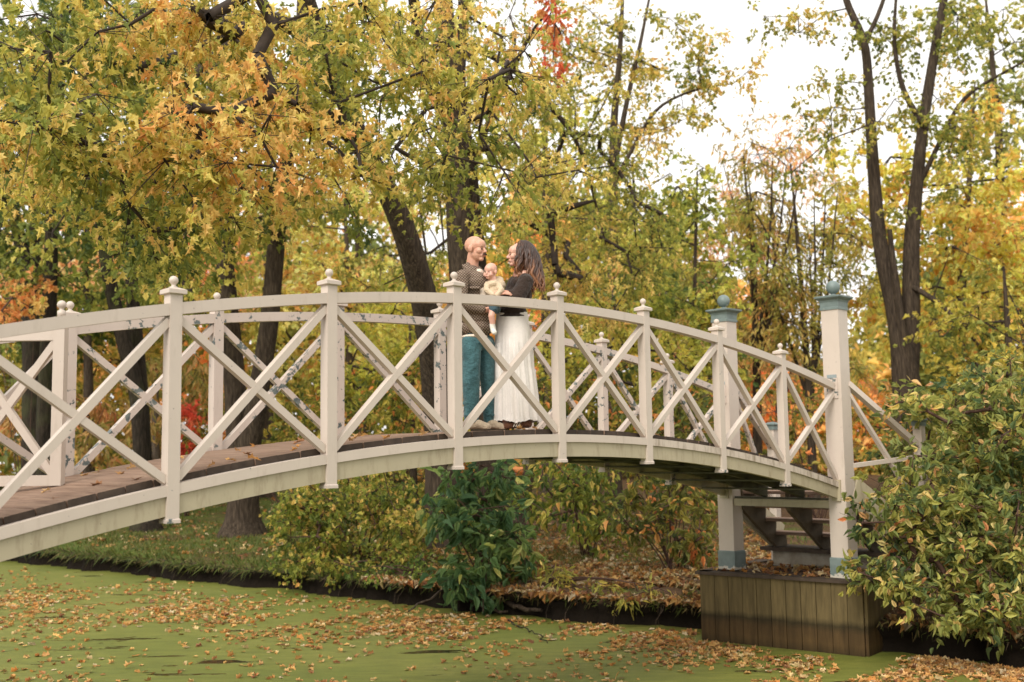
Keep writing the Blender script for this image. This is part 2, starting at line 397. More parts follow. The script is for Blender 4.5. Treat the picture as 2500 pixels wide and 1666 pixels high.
ge = n.new('ShaderNodeNewGeometry'); sx = n.new('ShaderNodeSeparateXYZ'); l.new(ge.outputs['Position'], sx.inputs[0])
wet_shade_z = math_(n, l, 'ADD', sx.outputs[2], math_(n, l, 'MULTIPLY', fi, .12))
cg = mixc(n, l, ramp(n, l, wet_shade_z, [(.36, (1, 1, 1)), (.45, (0, 0, 0))]), cg, mixc(n, l, fi, (.005, .004, .003), (.02, .014, .009)))  # dark wet soil on the bank face, with the undercut's shade painted in
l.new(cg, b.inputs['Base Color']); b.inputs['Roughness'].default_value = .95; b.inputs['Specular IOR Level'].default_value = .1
bump(n, l, b, fi, .8, .04)
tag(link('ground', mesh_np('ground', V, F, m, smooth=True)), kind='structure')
# near bank, on which the photographer stands
NS = np.array([(-60, 52), (-14, 15.5), (-9, 11.4), (-5.6, 8.3), (-3.6, 6.6), (0, 3.6), (3, 1.2), (8, -3), (50, -38)]); nv = -LN
q_t = np.r_[0, np.cumsum(np.linalg.norm(np.diff(NS, axis=0), axis=1))]; qs = np.arange(0, q_t[-1], .5)
qp = np.stack([np.interp(qs, q_t, NS[:, 0]), np.interp(qs, q_t, NS[:, 1])], -1)
t2 = np.array([-1, -.2, 0, .06, .15, .4, 1, 2, 4, 8, 20, 60, 150]); z2 = np.array([-.7, -.4, -.05, .25, .42, .55, .7, .82, .88, .9, .95, 1, 1.2])
V = np.concatenate([qp[:, None] + t2[None, :, None] * nv, np.broadcast_to(z2[None, :, None], (len(qs), len(t2), 1)) + rng.normal(0, .015, (len(qs), len(t2), 1))], 2).reshape(-1, 3)
ii, jj = np.meshgrid(np.arange(len(qs) - 1), np.arange(len(t2) - 1), indexing='ij'); a = (ii * len(t2) + jj).ravel()
F = np.stack([a, a + 1, a + len(t2) + 1, a + len(t2)], 1)
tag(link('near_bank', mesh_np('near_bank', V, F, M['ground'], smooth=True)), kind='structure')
# pond: duckweed skin with a few torn dark slits
m, n, l, b, o = mat('duckweed_water')
c = coords(n, l, world=True); cs = coords(n, l, world=True, scale=(.55, 1.9, 1))
big = noise(n, l, c.outputs[0], .35, 4); fi = noise(n, l, c.outputs[0], 70, 5, .75); mid = noise(n, l, cs.outputs[0], 4, 7, .68)
g1 = ramp(n, l, big, [(.3, (.145, .170, .028)), (.5, (.205, .21, .040)), (.7, (.255, .24, .058))])
g1 = mixc(n, l, ramp(n, l, mid, [(.38, (.6,) * 3), (.62, (0, 0, 0))]), g1, (.095, .11, .018))
g1 = mixc(n, l, 1., g1, ramp(n, l, fi, [(.32, (.5, .53, .46)), (.68, (1.2, 1.2, 1.15))]), 'MULTIPLY')
sl = noise(n, l, cs.outputs[0], 1.15, 6, .62)
gap = ramp(n, l, sl, [(.624, (0, 0, 0)), (.638, (1, 1, 1))])
l.new(mixc(n, l, gap, g1, (.012, .014, .008)), b.inputs['Base Color'])
l.new(ramp(n, l, gap, [(0, (.62,) * 3), (1, (.12,) * 3)]), b.inputs['Roughness']); b.inputs['Specular IOR Level'].default_value = .3
bump(n, l, b, fi, .35, .006)
w_ = MB(); w_.poly([(-120, -60, 0), (90, -60, 0), (90, 110, 0), (-120, 110, 0)], [(0, 1, 2, 3)])
tag(w_.obj('pond_water', m), kind='structure')

# ================================================================== FOOTBRIDGE  (u along, v across, z from eye height)
ZC, KA, U0 = 1.57638, .022491, 1.29226
LB, LR, LT, LGD, WB, BU, BT, BB = 1.42396, .19074, 1.68276, 1.63005, 1.65944, 6.52183, 2.11375, -1.6160
def zt(u): return ZC - KA * (u - U0) ** 2                # finial tops
def zd(u): return zt(u) - LB + .048                       # deck top
bridge = empty('footbridge', (BX, BY, CZ), TH)
tag(bridge, 'cream painted arched wooden footbridge with crossed railings over the green pond', 'bridge')
# --- shared post meshes (origin at the finial top)
pm = MB(); pm.box(-.045, .045, -.045, .045, -LT + .028, -.132); post_me = pm.mesh('post', M['paint'])
pw = MB(); pw.box(-.045, .045, -.045, .045, -LT + .028, -.132); post_w = pw.mesh('post', M['paint_worn'])
cp = MB(); cp.square([(.058, -.132), (.067, -.127), (.067, -.100), (.052, -.092), (.026, -.082)]); cap_me = cp.mesh('post_cap', M['paint'])
def ball_prof(r, n_=9): return [(max(.0005, r * math.sin(math.pi * i / n_)), -r - r * math.cos(math.pi * (i) / n_) * -1) for i in range(n_ + 1)]
bl = MB(); prof = [(.028, -.084), (.028, -.077), (.016, -.072), (.0145, -.064)]
for i in range(2, 11): a_ = math.pi * i / 10; prof.append((max(.0005, .0315 * math.sin(a_)), -.0315 - .0315 * math.cos(a_)))
bl.lathe(prof, 16); ball_me = bl.mesh('ball_finial', M['paint'], True)
ft = MB(); ft.square([(.052, -LT), (.052, -LT + .022), (.047, -LT + .03)]); foot_me = ft.mesh('post_foot', M['paint_worn'])
SP = 1.3005
for side in (0, 1):
    v0 = side * WB
    for i in range(0, 8):
        u = (i - 3) * SP
        p = link('post', post_w if side else post_me, bridge, (u, v0, zt(u)))
        link('post_cap', cap_me, p); link('ball_finial', ball_me, p); link('post_foot', foot_me, p)
def arc_beam(u0, u1, off, h, v0, v1, n_=7):
    mb = MB(); secs = []
    for i in range(n_ + 1):
        u = u0 + (u1 - u0) * i / n_; z = zt(u) - off
        secs.append([(u, v0, z - h), (u, v1, z - h), (u, v1, z), (u, v0, z)])
    mb.loft(secs); return mb
UL = U0 - (BU - U0) - 1.27                                        # other end of the arch
stations = [UL] + [(i - 3) * SP for i in range(0, 8)] + [BU]
for side in (0, 1):
    v0 = side * WB; sg = -1 if side == 0 else 1; mt = M['paint'] if side == 0 else M['paint_worn']
    for a_, b_ in zip(stations[:-1], stations[1:]):
        e0 = .12 if a_ == UL else .045; e1 = .12 if b_ == BU else .045
        dirty = a_ > 2.5
        arc_beam(a_ + e0, b_ - e1, LR, .082, v0 - .041, v0 + .041).obj('handrail', mt, bridge)
        arc_beam(a_ + e0, b_ - e1, LB, .072, v0 - .042, v0 + .042).obj('lower_rail', M['paint_streak'] if dirty else M['paint'], bridge)
        for k in (0, 1):                                   # the two crossing braces of a bay
            ua, ub = a_ + e0 - .004, b_ - e1 + .004
            zt_a, zb_a = zt(ua) - LR - .082 - .035, zt(ua) - LB + .035
            zt_b, zb_b = zt(ub) - LR - .082 - .035, zt(ub) - LB + .035
            mb = MB(); ww = .054 if k else .060
            mb.beam((ua, v0, zt_a if k else zb_a), (ub, v0, zb_b if k else zt_b), ww, .054, (0, 1, 0)); mb.obj('cross_brace', mt, bridge)
    vi = v0 + (.006 if side == 0 else -.006)
    for a_, b_ in zip(stations[:-1], stations[1:]):        # girder under the rail
        arc_beam(a_ + (.12 if a_ == UL else .045), b_ - (.12 if b_ == BU else .045), LB + .0715, LGD - LB - .0715, vi - .028, vi + .034).obj('girder', M['paint_dirty_shade'], bridge)
# inner joists and cross beams
for v0 in (.56, 1.11):
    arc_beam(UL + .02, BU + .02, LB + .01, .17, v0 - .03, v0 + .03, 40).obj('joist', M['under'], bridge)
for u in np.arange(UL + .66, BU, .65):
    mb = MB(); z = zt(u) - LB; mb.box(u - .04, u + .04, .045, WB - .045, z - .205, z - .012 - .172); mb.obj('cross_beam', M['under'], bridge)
mb = MB(); z = zt(BU) - LB; mb.box(BU - .10, BU + .08, .125, WB - .125, z - .30, z - .205); mb.obj('end_beam', M['paint_dirty_shade'], bridge)
# planks: one mesh, laid across
PW = .196
def plank_mesh(wd):
    pk = MB(); y0, y1 = .052, WB - .052
    rows = np.linspace(y0, y1, 3)
    pk.loft([[(-wd / 2, y, -.05), (wd / 2, y, -.05), (wd / 2, y, -.005), (wd / 2 - .005, y, 0), (-wd / 2 + .005, y, 0), (-wd / 2, y, -.005)] for y in rows])
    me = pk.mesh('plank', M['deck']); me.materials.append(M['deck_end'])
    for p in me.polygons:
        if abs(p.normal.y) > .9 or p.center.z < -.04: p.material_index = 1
    return me
pmesh = plank_mesh(PW - .006)
npl = int((BU - UL + .12) / PW)
for i in range(npl):
    u = UL - .04 + PW * (i + .5); s_ = -2 * KA * (u - U0)
    link('plank', pmesh, bridge, (u, random.uniform(-.008, .008), zd(u) + random.uniform(-.003, .003)), (0, -math.atan(s_) , random.uniform(-.003, .003)))
# big end posts
H = .118
bp = MB(); bp.square([(H, BB - BT), (H, -.36)]); big_me = bp.mesh('end_post', M['paint'])
sk = MB(); sk.square([(H + .014, BB - BT + .002), (H + .014, BB - BT + .235), (H + .004, BB - BT + .25)])
m, n, l, b, o = mat('green_base_paint')
c = coords(n, l, world=True); g_ = n.new('ShaderNodeSeparateXYZ'); l.new(c.outputs[0], g_.inputs[0])
hh = math_(n, l, 'ADD', g_.outputs[2], math_(n, l, 'MULTIPLY', noise(n, l, c.outputs[0], 13, 6, .65), .20))
l.new(ramp(n, l, hh, [(CZ + BB + .125, (.50, .46, .37)), (CZ + BB + .13, (.145, .185, .175)), (.9999, (.145, .185, .175))], False) if False else
      mixc(n, l, math_(n, l, 'GREATER_THAN', hh, CZ + BB + .135), (.52, .47, .38), ramp(n, l, noise(n, l, c.outputs[0], 8, 5), [(.3, (.12, .155, .145)), (.7, (.185, .225, .21))])), b.inputs['Base Color'])
b.inputs['Roughness'].default_value = .55
skirt_me = sk.mesh('post_base', m)
cm = MB(); cm.square([(H + .012, -.385), (H + .012, -.355), (H + .006, -.35), (H + .010, -.29), (H + .022, -.262), (H + .045, -.245), (H + .06, -.232), (H + .062, -.212), (H + .03, -.204), (.05, -.198)]); bcap_me = cm.mesh('post_cap', M['green'])
prof = [(.058, -.2), (.058, -.188), (.032, -.178), (.028, -.168)]
for i in range(2, 15): a_ = math.pi * i / 14; prof.append((max(.0005, .0875 * math.sin(a_)), -.0875 - .0875 * math.cos(a_)))
bb = MB(); bb.lathe(prof, 24); bball_me = bb.mesh('ball_finial', M['green'], True)
for (u, v) in ((BU, 0), (BU, WB), (UL, 0), (UL, WB)):
    p = link('end_post', big_me, bridge, (u, v, BT)); link('post_cap', bcap_me, p); link('ball_finial', bball_me, p); link('post_base', skirt_me, p)
for v, sg in ((0, -1), (WB, 1)):                           # fixing plates where rails meet the end posts
    mb = MB(); z = zt(BU - .15) - LR; mb.box(BU - H - .012, BU - H + .002, v - .075, v + .075, z - .20, z + .055); mb.obj('rail_bracket', M['paint_worn'], bridge)
    mb = MB(); mb.box(BU - H - .005, BU - H + .001, v - .06, v + .07, z + .058, z + .10); mb.obj('bracket_plate', M['metal'], bridge)
    mb = MB(); z = zt(BU - .15) - LB; mb.box(BU - H - .03, BU - H + .002, v - .06, v + .06, z - .24, z + .02); mb.obj('rail_shoe', M['paint_dirty_shade'], bridge)

# --- swung-in gate leaf at the low end
GA, GB = Vector((-2.93, 1.04)), Vector((-3.46, 1.56)); gd = (GB - GA); gl = gd.length
gate = empty('bridge_gate', tuple(b2w(GA.x, GA.y, -.198)), TH + math.atan2(gd.y, gd.x))
tag(gate, 'narrow cream gate leaf with crossed braces standing open on the deck planks', 'gate')
mb = MB(); mb.box(-.04, .04, -.04, .04, 0, 1.22); mb.obj('post', M['paint'], gate)
mb = MB(); mb.lathe([(r_ * 1.05, z + 1.345) for r_, z in [(.028, -.125), (.028, -.077), (.016, -.072), (.0145, -.064)] + prof[:0] + [(max(.0005, .0315 * math.sin(math.pi * i / 10)), -.0315 - .0315 * math.cos(math.pi * i / 10)) for i in range(2, 11)]], 16); mb.obj('ball_finial', M['paint'], gate, True)
mb = MB(); mb.box(gl - .04, gl + .04, -.04, .04, -.12, 1.15); mb.obj('hinge_post', M['paint'], gate)
mb = MB(); mb.box(.04, gl - .04, -.03, .03, 1.05, 1.12); mb.obj('top_rail', M['paint'], gate)
mb = MB(); mb.box(.04, gl - .04, -.03, .03, .0, .075); mb.obj('bottom_rail', M['paint'], gate)
for k in (0, 1):
    mb = MB(); mb.beam((.035, 0, 1.04 if k else .085), (gl - .035, 0, .085 if k else 1.04), .05 - .004 * k, .05); mb.obj('cross_brace', M['paint'], gate)

# ================================================================== PIERS
def make_pier(label, mirror):
    root = empty('bridge_pier', (BX, BY, CZ), TH)
    tag(root, label, 'pier')
    f = (lambda u: 2 * U0 - 1.27 - u) if mirror else (lambda u: u)
    A = Vector((f(6.10), 1.86)); B_ = Vector((f(6.36), -.32)); C_ = Vector((f(8.2), -.12)); D_ = Vector((f(7.9), 2.05)); top = BB - .045
    def boards(p, q, n_, skip=0):
        d = (q - p) / n_; nn = Vector((-d.y, d.x)).normalized()
        if (Vector((f(7.1), .8)) - p).dot(nn) > 0: nn = -nn          # outward
        for i in range(n_):
            a = p + d * (i + .02); e = p + d * (i + .98); th = .03 + random.uniform(0, .008)
            mb = MB(); vs = []
            for z in (-CZ - .45, top - random.uniform(0, .004)):
                vs += [(a.x, a.y, z), (e.x, e.y, z), (e.x + nn.x * th, e.y + nn.y * th, z), (a.x + nn.x * th, a.y + nn.y * th, z)]
            mb.poly(vs, [(0, 3, 2, 1), (4, 5, 6, 7), (0, 1, 5, 4), (1, 2, 6, 5), (2, 3, 7, 6), (3, 0, 4, 7)]); mb.obj('board', M['pier'], root)
    boards(A, B_, 11); boards(B_, C_, 8); boards(D_, A, 8)
    # packed core with earth on top
    ins = [A, B_, C_, D_]; ctr = sum(ins, Vector((0, 0))) / 4
    mb = MB(); ring = [ctr + (p - ctr) * .995 for p in ins]
    mb.poly([(p.x, p.y, -CZ - .5) for p in ring] + [(p.x, p.y, BB - .03) for p in ring], [(4, 5, 6, 7), (0, 1, 5, 4), (1, 2, 6, 5), (2, 3, 7, 6), (3, 0, 4, 7)])
    mb.obj('earth_fill', M['litter'], root)
    for p, q in ((A, B_), (B_, C_), (D_, A)):
        d = (q - p).normalized(); nn = Vector((-d.y, d.x))
        if (ctr - p).dot(nn) > 0: nn = -nn
        mb = MB(); p2, q2 = p - d * .05, q + d * (.05 if q is not B_ else -.09); a0, a1 = nn * .075, nn * -.13
        vs = []
        for z in (BB - .044, BB - .004): vs += [((p2 + a0).x, (p2 + a0).y, z), ((q2 + a0).x, (q2 + a0).y, z), ((q2 + a1).x, (q2 + a1).y, z), ((p2 + a1).x, (p2 + a1).y, z)]
        mb.poly(vs, [(0, 3, 2, 1), (4, 5, 6, 7), (0, 1, 5, 4), (1, 2, 6, 5), (2, 3, 7, 6), (3, 0, 4, 7)]); mb.obj('cap_board', M['pier_cap'], root)
    return root
m, n, l, b, o = mat('leaf_littered_earth'); M['litter'] = m
c = coords(n, l, world=True); v = n.new('ShaderNodeTexVoronoi'); v.inputs['Scale'].default_value = 15; l.new(c.outputs[0], v.inputs['Vector'])
sx = n.new('ShaderNodeSeparateColor'); l.new(v.outputs['Color'], sx.inputs[0])
l.new(ramp(n, l, sx.outputs[0], [(.2, (.022, .014, .010)), (.55, (.075, .042, .026)), (.85, (.17, .09, .05)), (1, (.27, .15, .075))]), b.inputs['Base Color'])
b.inputs['Roughness'].default_value = .95; bump(n, l, b, v.outputs[0], .6, .03)
make_pier('dark boarded pier with a soaked tide line under the tall posts beside the steps', False)
make_pier('boarded pier under the low gated end of the bridge', True)

# ================================================================== STEPS
st = empty('staircase', tuple(b2w(7.0, .8, BB)), TH)
tag(st, 'weathered open wooden steps leading off the bridge end to the leafy ground', 'steps')
def L_(u, v, z): return (u - 7.0, v - .8, z - BB)                # local of the staircase
tr_z = [-.57, -.77, -.97, -1.17]; tr_u = [6.80, 7.07, 7.33, 7.58]
for z, u in zip(tr_z, tr_u):
    mb = MB(); sp_ = (u - 6.7) * .22
    a, c_ = L_(u - .15, .06 - sp_, z - .042), L_(u + .15, WB - .04 + sp_ * .2, z)
    mb.box(a[0], c_[0], a[1], c_[1], a[2], c_[2]); mb.obj('tread', M['step'], st)
for v in (.10, .83, 1.55):                                       # stringers with scooped notches
    prof = [(6.60, -.50)]
    for z, u in zip(tr_z, tr_u):
        prof += [(u - .16, z - .043), (u + .10, z - .043)] + [(u + .10 + .02 * math.sin(t) - 0, z - .043 - .055 * (1 - math.cos(t))) for t in (.5, 1.0, 1.5)]
    prof += [(7.72, -1.38), (7.45, -1.38), (6.62, -.82)]
    # keep u increasing along the top edge
    mb = MB(); n_ = len(prof)
    ra = [L_(p[0], v - .028, p[1]) for p in prof]; rb = [L_(p[0], v + .028, p[1]) for p in prof]
    mb.poly(ra + rb, [tuple(range(n_)), tuple(reversed(range(n_, 2 * n_)))] + [(i, i + n_, (i + 1) % n_ + n_, (i + 1) % n_) for i in range(n_)])
    mb.obj('stringer', M['stringer'], st)
mb = MB(); a, c_ = L_(7.36, -.15, -1.43), L_(7.88, 1.75, -1.378); mb.box(a[0], c_[0], a[1], c_[1], a[2], c_[2]); mb.obj('sill_plank', M['pier_cap'], st)
mb = MB(); a, c_ = L_(7.48, -.05, -1.75), L_(7.86, 1.62, -1.432); mb.box(a[0], c_[0], a[1], c_[1], a[2], c_[2]); mb.obj('concrete_footing', M['concrete'], st)
for (vn, vp, worn) in ((-.46, -.10, 'paint'), (1.74, WB + .1, 'paint_worn')):
    un = 7.78; nb = link('newel_post', None, st)
    mb = MB(); q = L_(un, vn, 0); mb.box(q[0] - .058, q[0] + .058, q[1] - .058, q[1] + .058, -1.78 - BB, .28 - BB)
    bpy.data.objects.remove(nb); nb = mb.obj('newel_post', M['paint'], st)
    mb = MB(); mb.loft([[(q[0] - h, q[1] - h, z - BB), (q[0] + h, q[1] - h, z - BB), (q[0] + h, q[1] + h, z - BB), (q[0] - h, q[1] + h, z - BB)] for h, z in ((.07, .26), (.07, .31), (.085, .33), (.085, .345), (.05, .365), (.01, .375))]); mb.obj('newel_cap', M['green'], nb)
    A0, A1 = L_(BU + .10, vp * .9, .79), L_(un, vn, -.02)
    mb = MB(); mb.beam(A0, A1, .075, .075); mb.obj('stair_handrail', M[worn], st)
    B0, B1 = L_(BU + .10, vp * .9, -.24), L_(un, vn, -.95)
    mb = MB(); mb.beam((A0[0], A0[1], A0[2] - .12), (B1[0], B1[1], B1[2] + .05), .052, .052); mb.obj('cross_brace', M[worn], st)
    mb = MB(); mb.beam((B0[0], B0[1], B0[2]), (A1[0], A1[1], A1[2] - .12), .056, .052); mb.obj('cross_brace', M[worn], st)
    s0, s1 = L_(BU + .10, vp, -.56), L_(un - .02, vn * .93 + .05, -1.28)
    mb = MB(); mb.beam(s0, s1, .05, .40); mb.obj('side_board', M['paint_dirty_shade'], st)

# ================================================================== TREES
CAMP = np.array([0, 0, CZ])
def grow(name, label, cat, trunks, clusters, kind='maple_lo', size=(.10, .17), bark_m='bark', rtwig=.007, n_leaf=40, t_mean=.4, t_sd=.16, t_leaf=.1,
         spread=.55, n_obj=0, group=None, seed=0, droop=.5, tint=None, trunk_sides=11, attach_from=.35, twigs=5, branch_mat='twig', flare=True, facing=.35, tfun=None, col_jit=.12, t_max=.9, gain=1.5, odd=0., odd_t=.95):
    """a tree: trunk stems, limbs grown to the leaf clusters, twigs and leaves"""
    rg = np.random.default_rng(seed + 100)
    base = np.array(trunks[0][0][0], float)
    root = empty(name, tuple(base)); tag(root, label, cat, group)
    nodes, rad_n, parent, is_tr = [], [], [], []
    TV, TF = [], []; off = 0
    for ti, (pts, rads) in enumerate(trunks):
        q, r_ = smooth_path(pts, rads)
        if flare and ti == 0:
            h = q[:, 2] - q[0, 2]; r_ = r_ * (1 + .5 * np.exp(-h / .25))
            q = np.vstack([q[0] - [0, 0, .35], q]); r_ = np.r_[r_[0] * 1.2, r_]
        V, F = tube(q, r_, trunk_sides, .12, seed + ti); TV.append(V); TF.append(F + off); off += len(V)
        k0 = int(len(q) * (attach_from if ti == 0 else .08))
        for a, b_ in zip(q[k0:], r_[k0:]): nodes.append(a); rad_n.append(b_); parent.append(-1); is_tr.append(True)
    link('trunk', mesh_np('trunk', np.concatenate(TV) - base, np.concatenate(TF), M[bark_m], smooth=True), root)
    C = np.array(clusters, float); nT = len(nodes)
    pos = list(nodes); left = np.arange(len(C)); nd = np.array(pos)
    big = 1e9
    def cost(cl, p): d = cl[None] - p[:, None]; L = np.linalg.norm(d, axis=2); return L + .35 * np.maximum(0, -d[..., 2])
    D = cost(C, nd); best = D.argmin(0); bd = D.min(0); done = np.zeros(len(C), bool)
    segA, segB, segI = [], [], []; node_parent = [-1] * nT; cl_node = {}
    for _ in range(len(C)):
        i = int(np.where(done, big, bd).argmin()); done[i] = True; a = pos[best[i]]; c_ = C[i]
        L = np.linalg.norm(c_ - a); pv = best[i]
        nmid = max(1, int(L / .8)); bend = rg.normal(0, .09 * L, 3) + np.array([0, 0, .10 * L])
        new = []
        for s_ in range(1, nmid + 1):
            t = s_ / (nmid + 0) if s_ == nmid else s_ / nmid
            p_ = a + (c_ - a) * t + bend * (4 * t * (1 - t)) * .8
            pos.append(p_); node_parent.append(pv); pv = len(pos) - 1; new.append(p_)
        cl_node[i] = pv
        nn = np.array(new); Dn = cost(C, nn); bn = Dn.argmin(0) + len(pos) - len(new); dn = Dn.min(0)
        up_ = dn < bd; best = np.where(up_, bn, best); bd = np.where(up_, dn, bd)
    pos = np.array(pos); cnt = np.zeros(len(pos)); 
    for i, nd_ in cl_node.items(): cnt[nd_] += 1
    for k in range(len(pos) - 1, nT - 1, -1): cnt[node_parent[k]] += cnt[k]
    rr = rtwig * 1.25 * np.power(np.maximum(cnt, 1), .5) + .002
    k = np.arange(nT, len(pos)); par = np.array(node_parent)[k]
    rp = np.where(par < nT, np.minimum(rr[k] * 1.15, np.array(rad_n + [0] * (len(pos) - nT))[par] if True else 0), rr[par])
    rp = np.where(par < nT, np.minimum(rr[k] * 1.3, .9 * np.array(rad_n)[np.minimum(par, nT - 1)] + .005), np.minimum(rr[par], rr[k] * 1.25))
    BV, BF = segs(pos[par], pos[k], rp, rr[k], 5)
    # twigs
    n_ = len(C); ctr = np.repeat(C, twigs, 0); outd = rg.normal(0, 1, (n_ * twigs, 3)); outd[:, 2] = outd[:, 2] * .6 - droop * .5
    outd = unit(outd); ln = spread * rg.uniform(.55, 1.25, n_ * twigs)[:, None]; tip = ctr + outd * ln; tip[:, 2] -= droop * .12 * ln[:, 0]
    V2, F2 = segs(ctr, tip, rtwig, rtwig * .35, 3)
    off = len(BV)
    me = mesh_np('branches', np.concatenate([BV, V2]) - base, np.concatenate([np.c_[BF], F2 + off]) if True else 0, M[branch_mat])
    tag(link('branches', me, root), kind='stuff')
    # leaves along the twigs
    per = max(1, int(round(n_leaf / twigs))); N = n_ * twigs * per
    tA = np.repeat(ctr, per, 0); tB = np.repeat(tip, per, 0); f = rg.uniform(.25, 1.05, N)[:, None]
    lp = tA + (tB - tA) * f + rg.normal(0, .07 * spread + .02, (N, 3))
    td = np.repeat(outd, per, 0)
    ax = unit(td * .7 + rg.normal(0, .6, (N, 3)) + np.array([0, 0, -droop]))
    tc = unit(CAMP - lp) * np.array([1, 1, .3])
    nr = rg.normal(0, .8, (N, 3)) + np.array([0, 0, .75]) + tc * facing
    sz = rg.uniform(*size, N)
    tcl = t_mean + rg.normal(0, t_sd, n_)
    if tfun is not None: tcl = tfun(C) + rg.normal(0, t_sd, n_)
    tl = np.repeat(tcl, twigs * per) + rg.normal(0, t_leaf, N)
    if odd: tl = np.where(rg.uniform(0, 1, N) < odd, odd_t + rg.normal(0, .08, N), tl)
    col = lcol(np.clip(tl, 0, t_max))
    col = col * (1 + rg.normal(0, col_jit, (N, 1))).clip(.5, 1.6)
    if tint is not None: col = col * np.array(tint)
    col = np.minimum(col * gain, .92)
    sel = np.zeros(N, bool)
    if n_obj:
        d = np.linalg.norm(lp - CAMP, axis=1) / sz
        dr = unit(lp - CAMP); inside = (np.abs(lp[:, 0] / lp[:, 1]) < .45) & (lp[:, 2] - CZ < lp[:, 1] * .42)
        d = np.where(inside, d, 1e9)
        sel[np.argsort(d)[:n_obj]] = True
        leaf_objects(root, kind, lp[sel], ax[sel], nr[sel], sz[sel], col[sel], M['leaf'], rg=rg)
    V, F, Cc = leaf_geo(kind, lp[~sel], ax[~sel], nr[~sel], sz[~sel], col[~sel], rg)
    o = link('crown', mesh_np('crown', V - base, F, M['leaf'], Cc), root); tag(o, kind='stuff')
    return root
def ell(cx, cy, rx, ry, Y0, Y1, n_, rg, shell=0.):
    a = rg.uniform(0, 2 * np.pi, n_); r_ = np.sqrt(rg.uniform(shell, 1, n_))
    return [P(cx + rx * r_[i] * math.cos(a[i]), cy + ry * r_[i] * math.sin(a[i]), rg.uniform(Y0, Y1)) for i in range(n_)]
def PP(lst, Y0, Y1=None):
    Y1 = Y0 if Y1 is None else Y1; n_ = len(lst)
    return [P(x, y, Y0 + (Y1 - Y0) * i / (n_ - 1)) for i, (x, y) in enumerate(lst)]
def stem(lst, Y0, r0, r1, Y1=None, ground=False):
    p = PP(lst, Y0, Y1)
    if ground: p[0][2] = float(gz(p[0][0], p[0][1]))
    return (p, np.linspace(r0, r1, len(p)))
def clus(ells, dens, rg):                    # ells: (cx, cy, rx, ry, Y0, Y1[, mult])
    out_ = []
    for e in ells:
        n_ = max(2, int(e[2] * e[3] / 10000 * dens * (e[6] if len(e) > 6 else 1))); out_ += ell(*e[:6], n_, rg)
    return out_
rg = np.random.default_rng(5)

# ---- leaning maple whose long boughs reach over the bridge
front = [(150, 60, 180, 110, 10, 13.5), (420, 110, 200, 100, 10.5, 14), (690, 110, 190, 120, 11, 15), (900, 140, 150, 130, 12, 17), (240, 290, 260, 85, 10, 13.5), (560, 300, 190, 100, 10.5, 14),
         (760, 270, 120, 110, 10, 14), (330, 420, 230, 90, 10.5, 14), (620, 410, 190, 65, 10.5, 14), (850, 430, 110, 90, 11, 15), (440, 520, 170, 65, 11, 14.5), (300, 590, 110, 55, 11, 14),
         (480, 620, 60, 45, 12, 15), (70, 270, 90, 80, 9.5, 12), (80, 430, 90, 60, 11, 14), (540, 20, 500, 60, 11, 15)]
cl = clus(front, 7.0, rg)
limb1 = (PP([(800, 130), (720, 62), (640, 38), (540, 60), (440, 75), (330, 95), (220, 150)], 20.0, 12.5), np.linspace(.16, .03, 7))
limb2 = (PP([(905, 400), (850, 330), (790, 260), (700, 250), (600, 300), (480, 380)], 22.0, 12.5), np.linspace(.15, .025, 6))
limb3 = (PP([(640, 38), (545, 110), (460, 200), (380, 300), (330, 420)], 16.5, 12.0), np.linspace(.09, .018, 5))
gA = P(1085, 1300, 24); gA[2] = float(gz(gA[0], gA[1]))
trA = ([gA] + PP([(1080, 1120), (1074, 1000), (1066, 900), (1052, 800), (1030, 700), (1000, 600), (965, 500), (910, 405), (870, 330), (830, 220), (790, 110), (750, 0), (720, -120)], 24, 18.5), np.r_[.42, np.linspace(.36, .10, 13)])
def t_front(C): return .51 + .17 * np.sin(C[:, 0] * 1.9 + C[:, 2] * 1.1) + .10 * np.sin(C[:, 1] * 1.3) - .03 * (C[:, 1] - 12)
grow('maple_tree', 'leaning maple whose yellow boughs reach out over the bridge railing', 'tree', [trA, limb1, limb2, limb3], cl, 'maple', (.075, .15), 'bark', .006, 60, t_sd=.11, t_leaf=.12,
     tfun=t_front, spread=.62, n_obj=300, seed=1, droop=.75, attach_from=.6, twigs=6, facing=.5)
# ---- big double-stemmed maple behind the couple
frontB = [(1010, 330, 110, 110, 14, 19), (1110, 350, 90, 80, 13, 17), (1270, 160, 85, 120, 12.5, 15), (1180, 420, 150, 60, 13, 17), (1400, 430, 110, 60, 15, 19), (1060, 90, 130, 110, 15, 21), (1230, 30, 160, 80, 18, 26), (960, 40, 120, 80, 16, 22)]
midB = [(1400, 300, 200, 130, 24, 31), (1420, 520, 210, 170, 24, 30), (1300, 680, 150, 120, 26, 31), (1560, 500, 150, 170, 25, 31), (1500, 700, 180, 100, 25, 30), (1200, 240, 150, 130, 22, 28), (1050, 560, 100, 120, 27, 33), (900, 620, 80, 90, 28, 34)]
cl = clus(frontB, 6.5, rg) + clus(midB, 9, rg)
gB = P(1222, 1310, 26); gB[2] = float(gz(gB[0], gB[1]))
trB = ([gB] + PP([(1212, 1220), (1200, 1120), (1182, 1000), (1160, 880), (1142, 780), (1130, 650), (1122, 520), (1112, 400), (1106, 280), (1096, 150), (1082, 0), (1075, -140)], 26, 24), np.r_[.52, np.linspace(.45, .17, 12)])
b2 = stem([(1180, 1000), (1172, 800), (1168, 640), (1158, 520), (1145, 380), (1120, 230), (1128, 60), (1150, -80)], 26.6, .22, .12, 25.5)
b3 = stem([(1108, 310), (1070, 250), (1040, 180), (1015, 60), (1000, -80)], 25, .22, .1, 22)
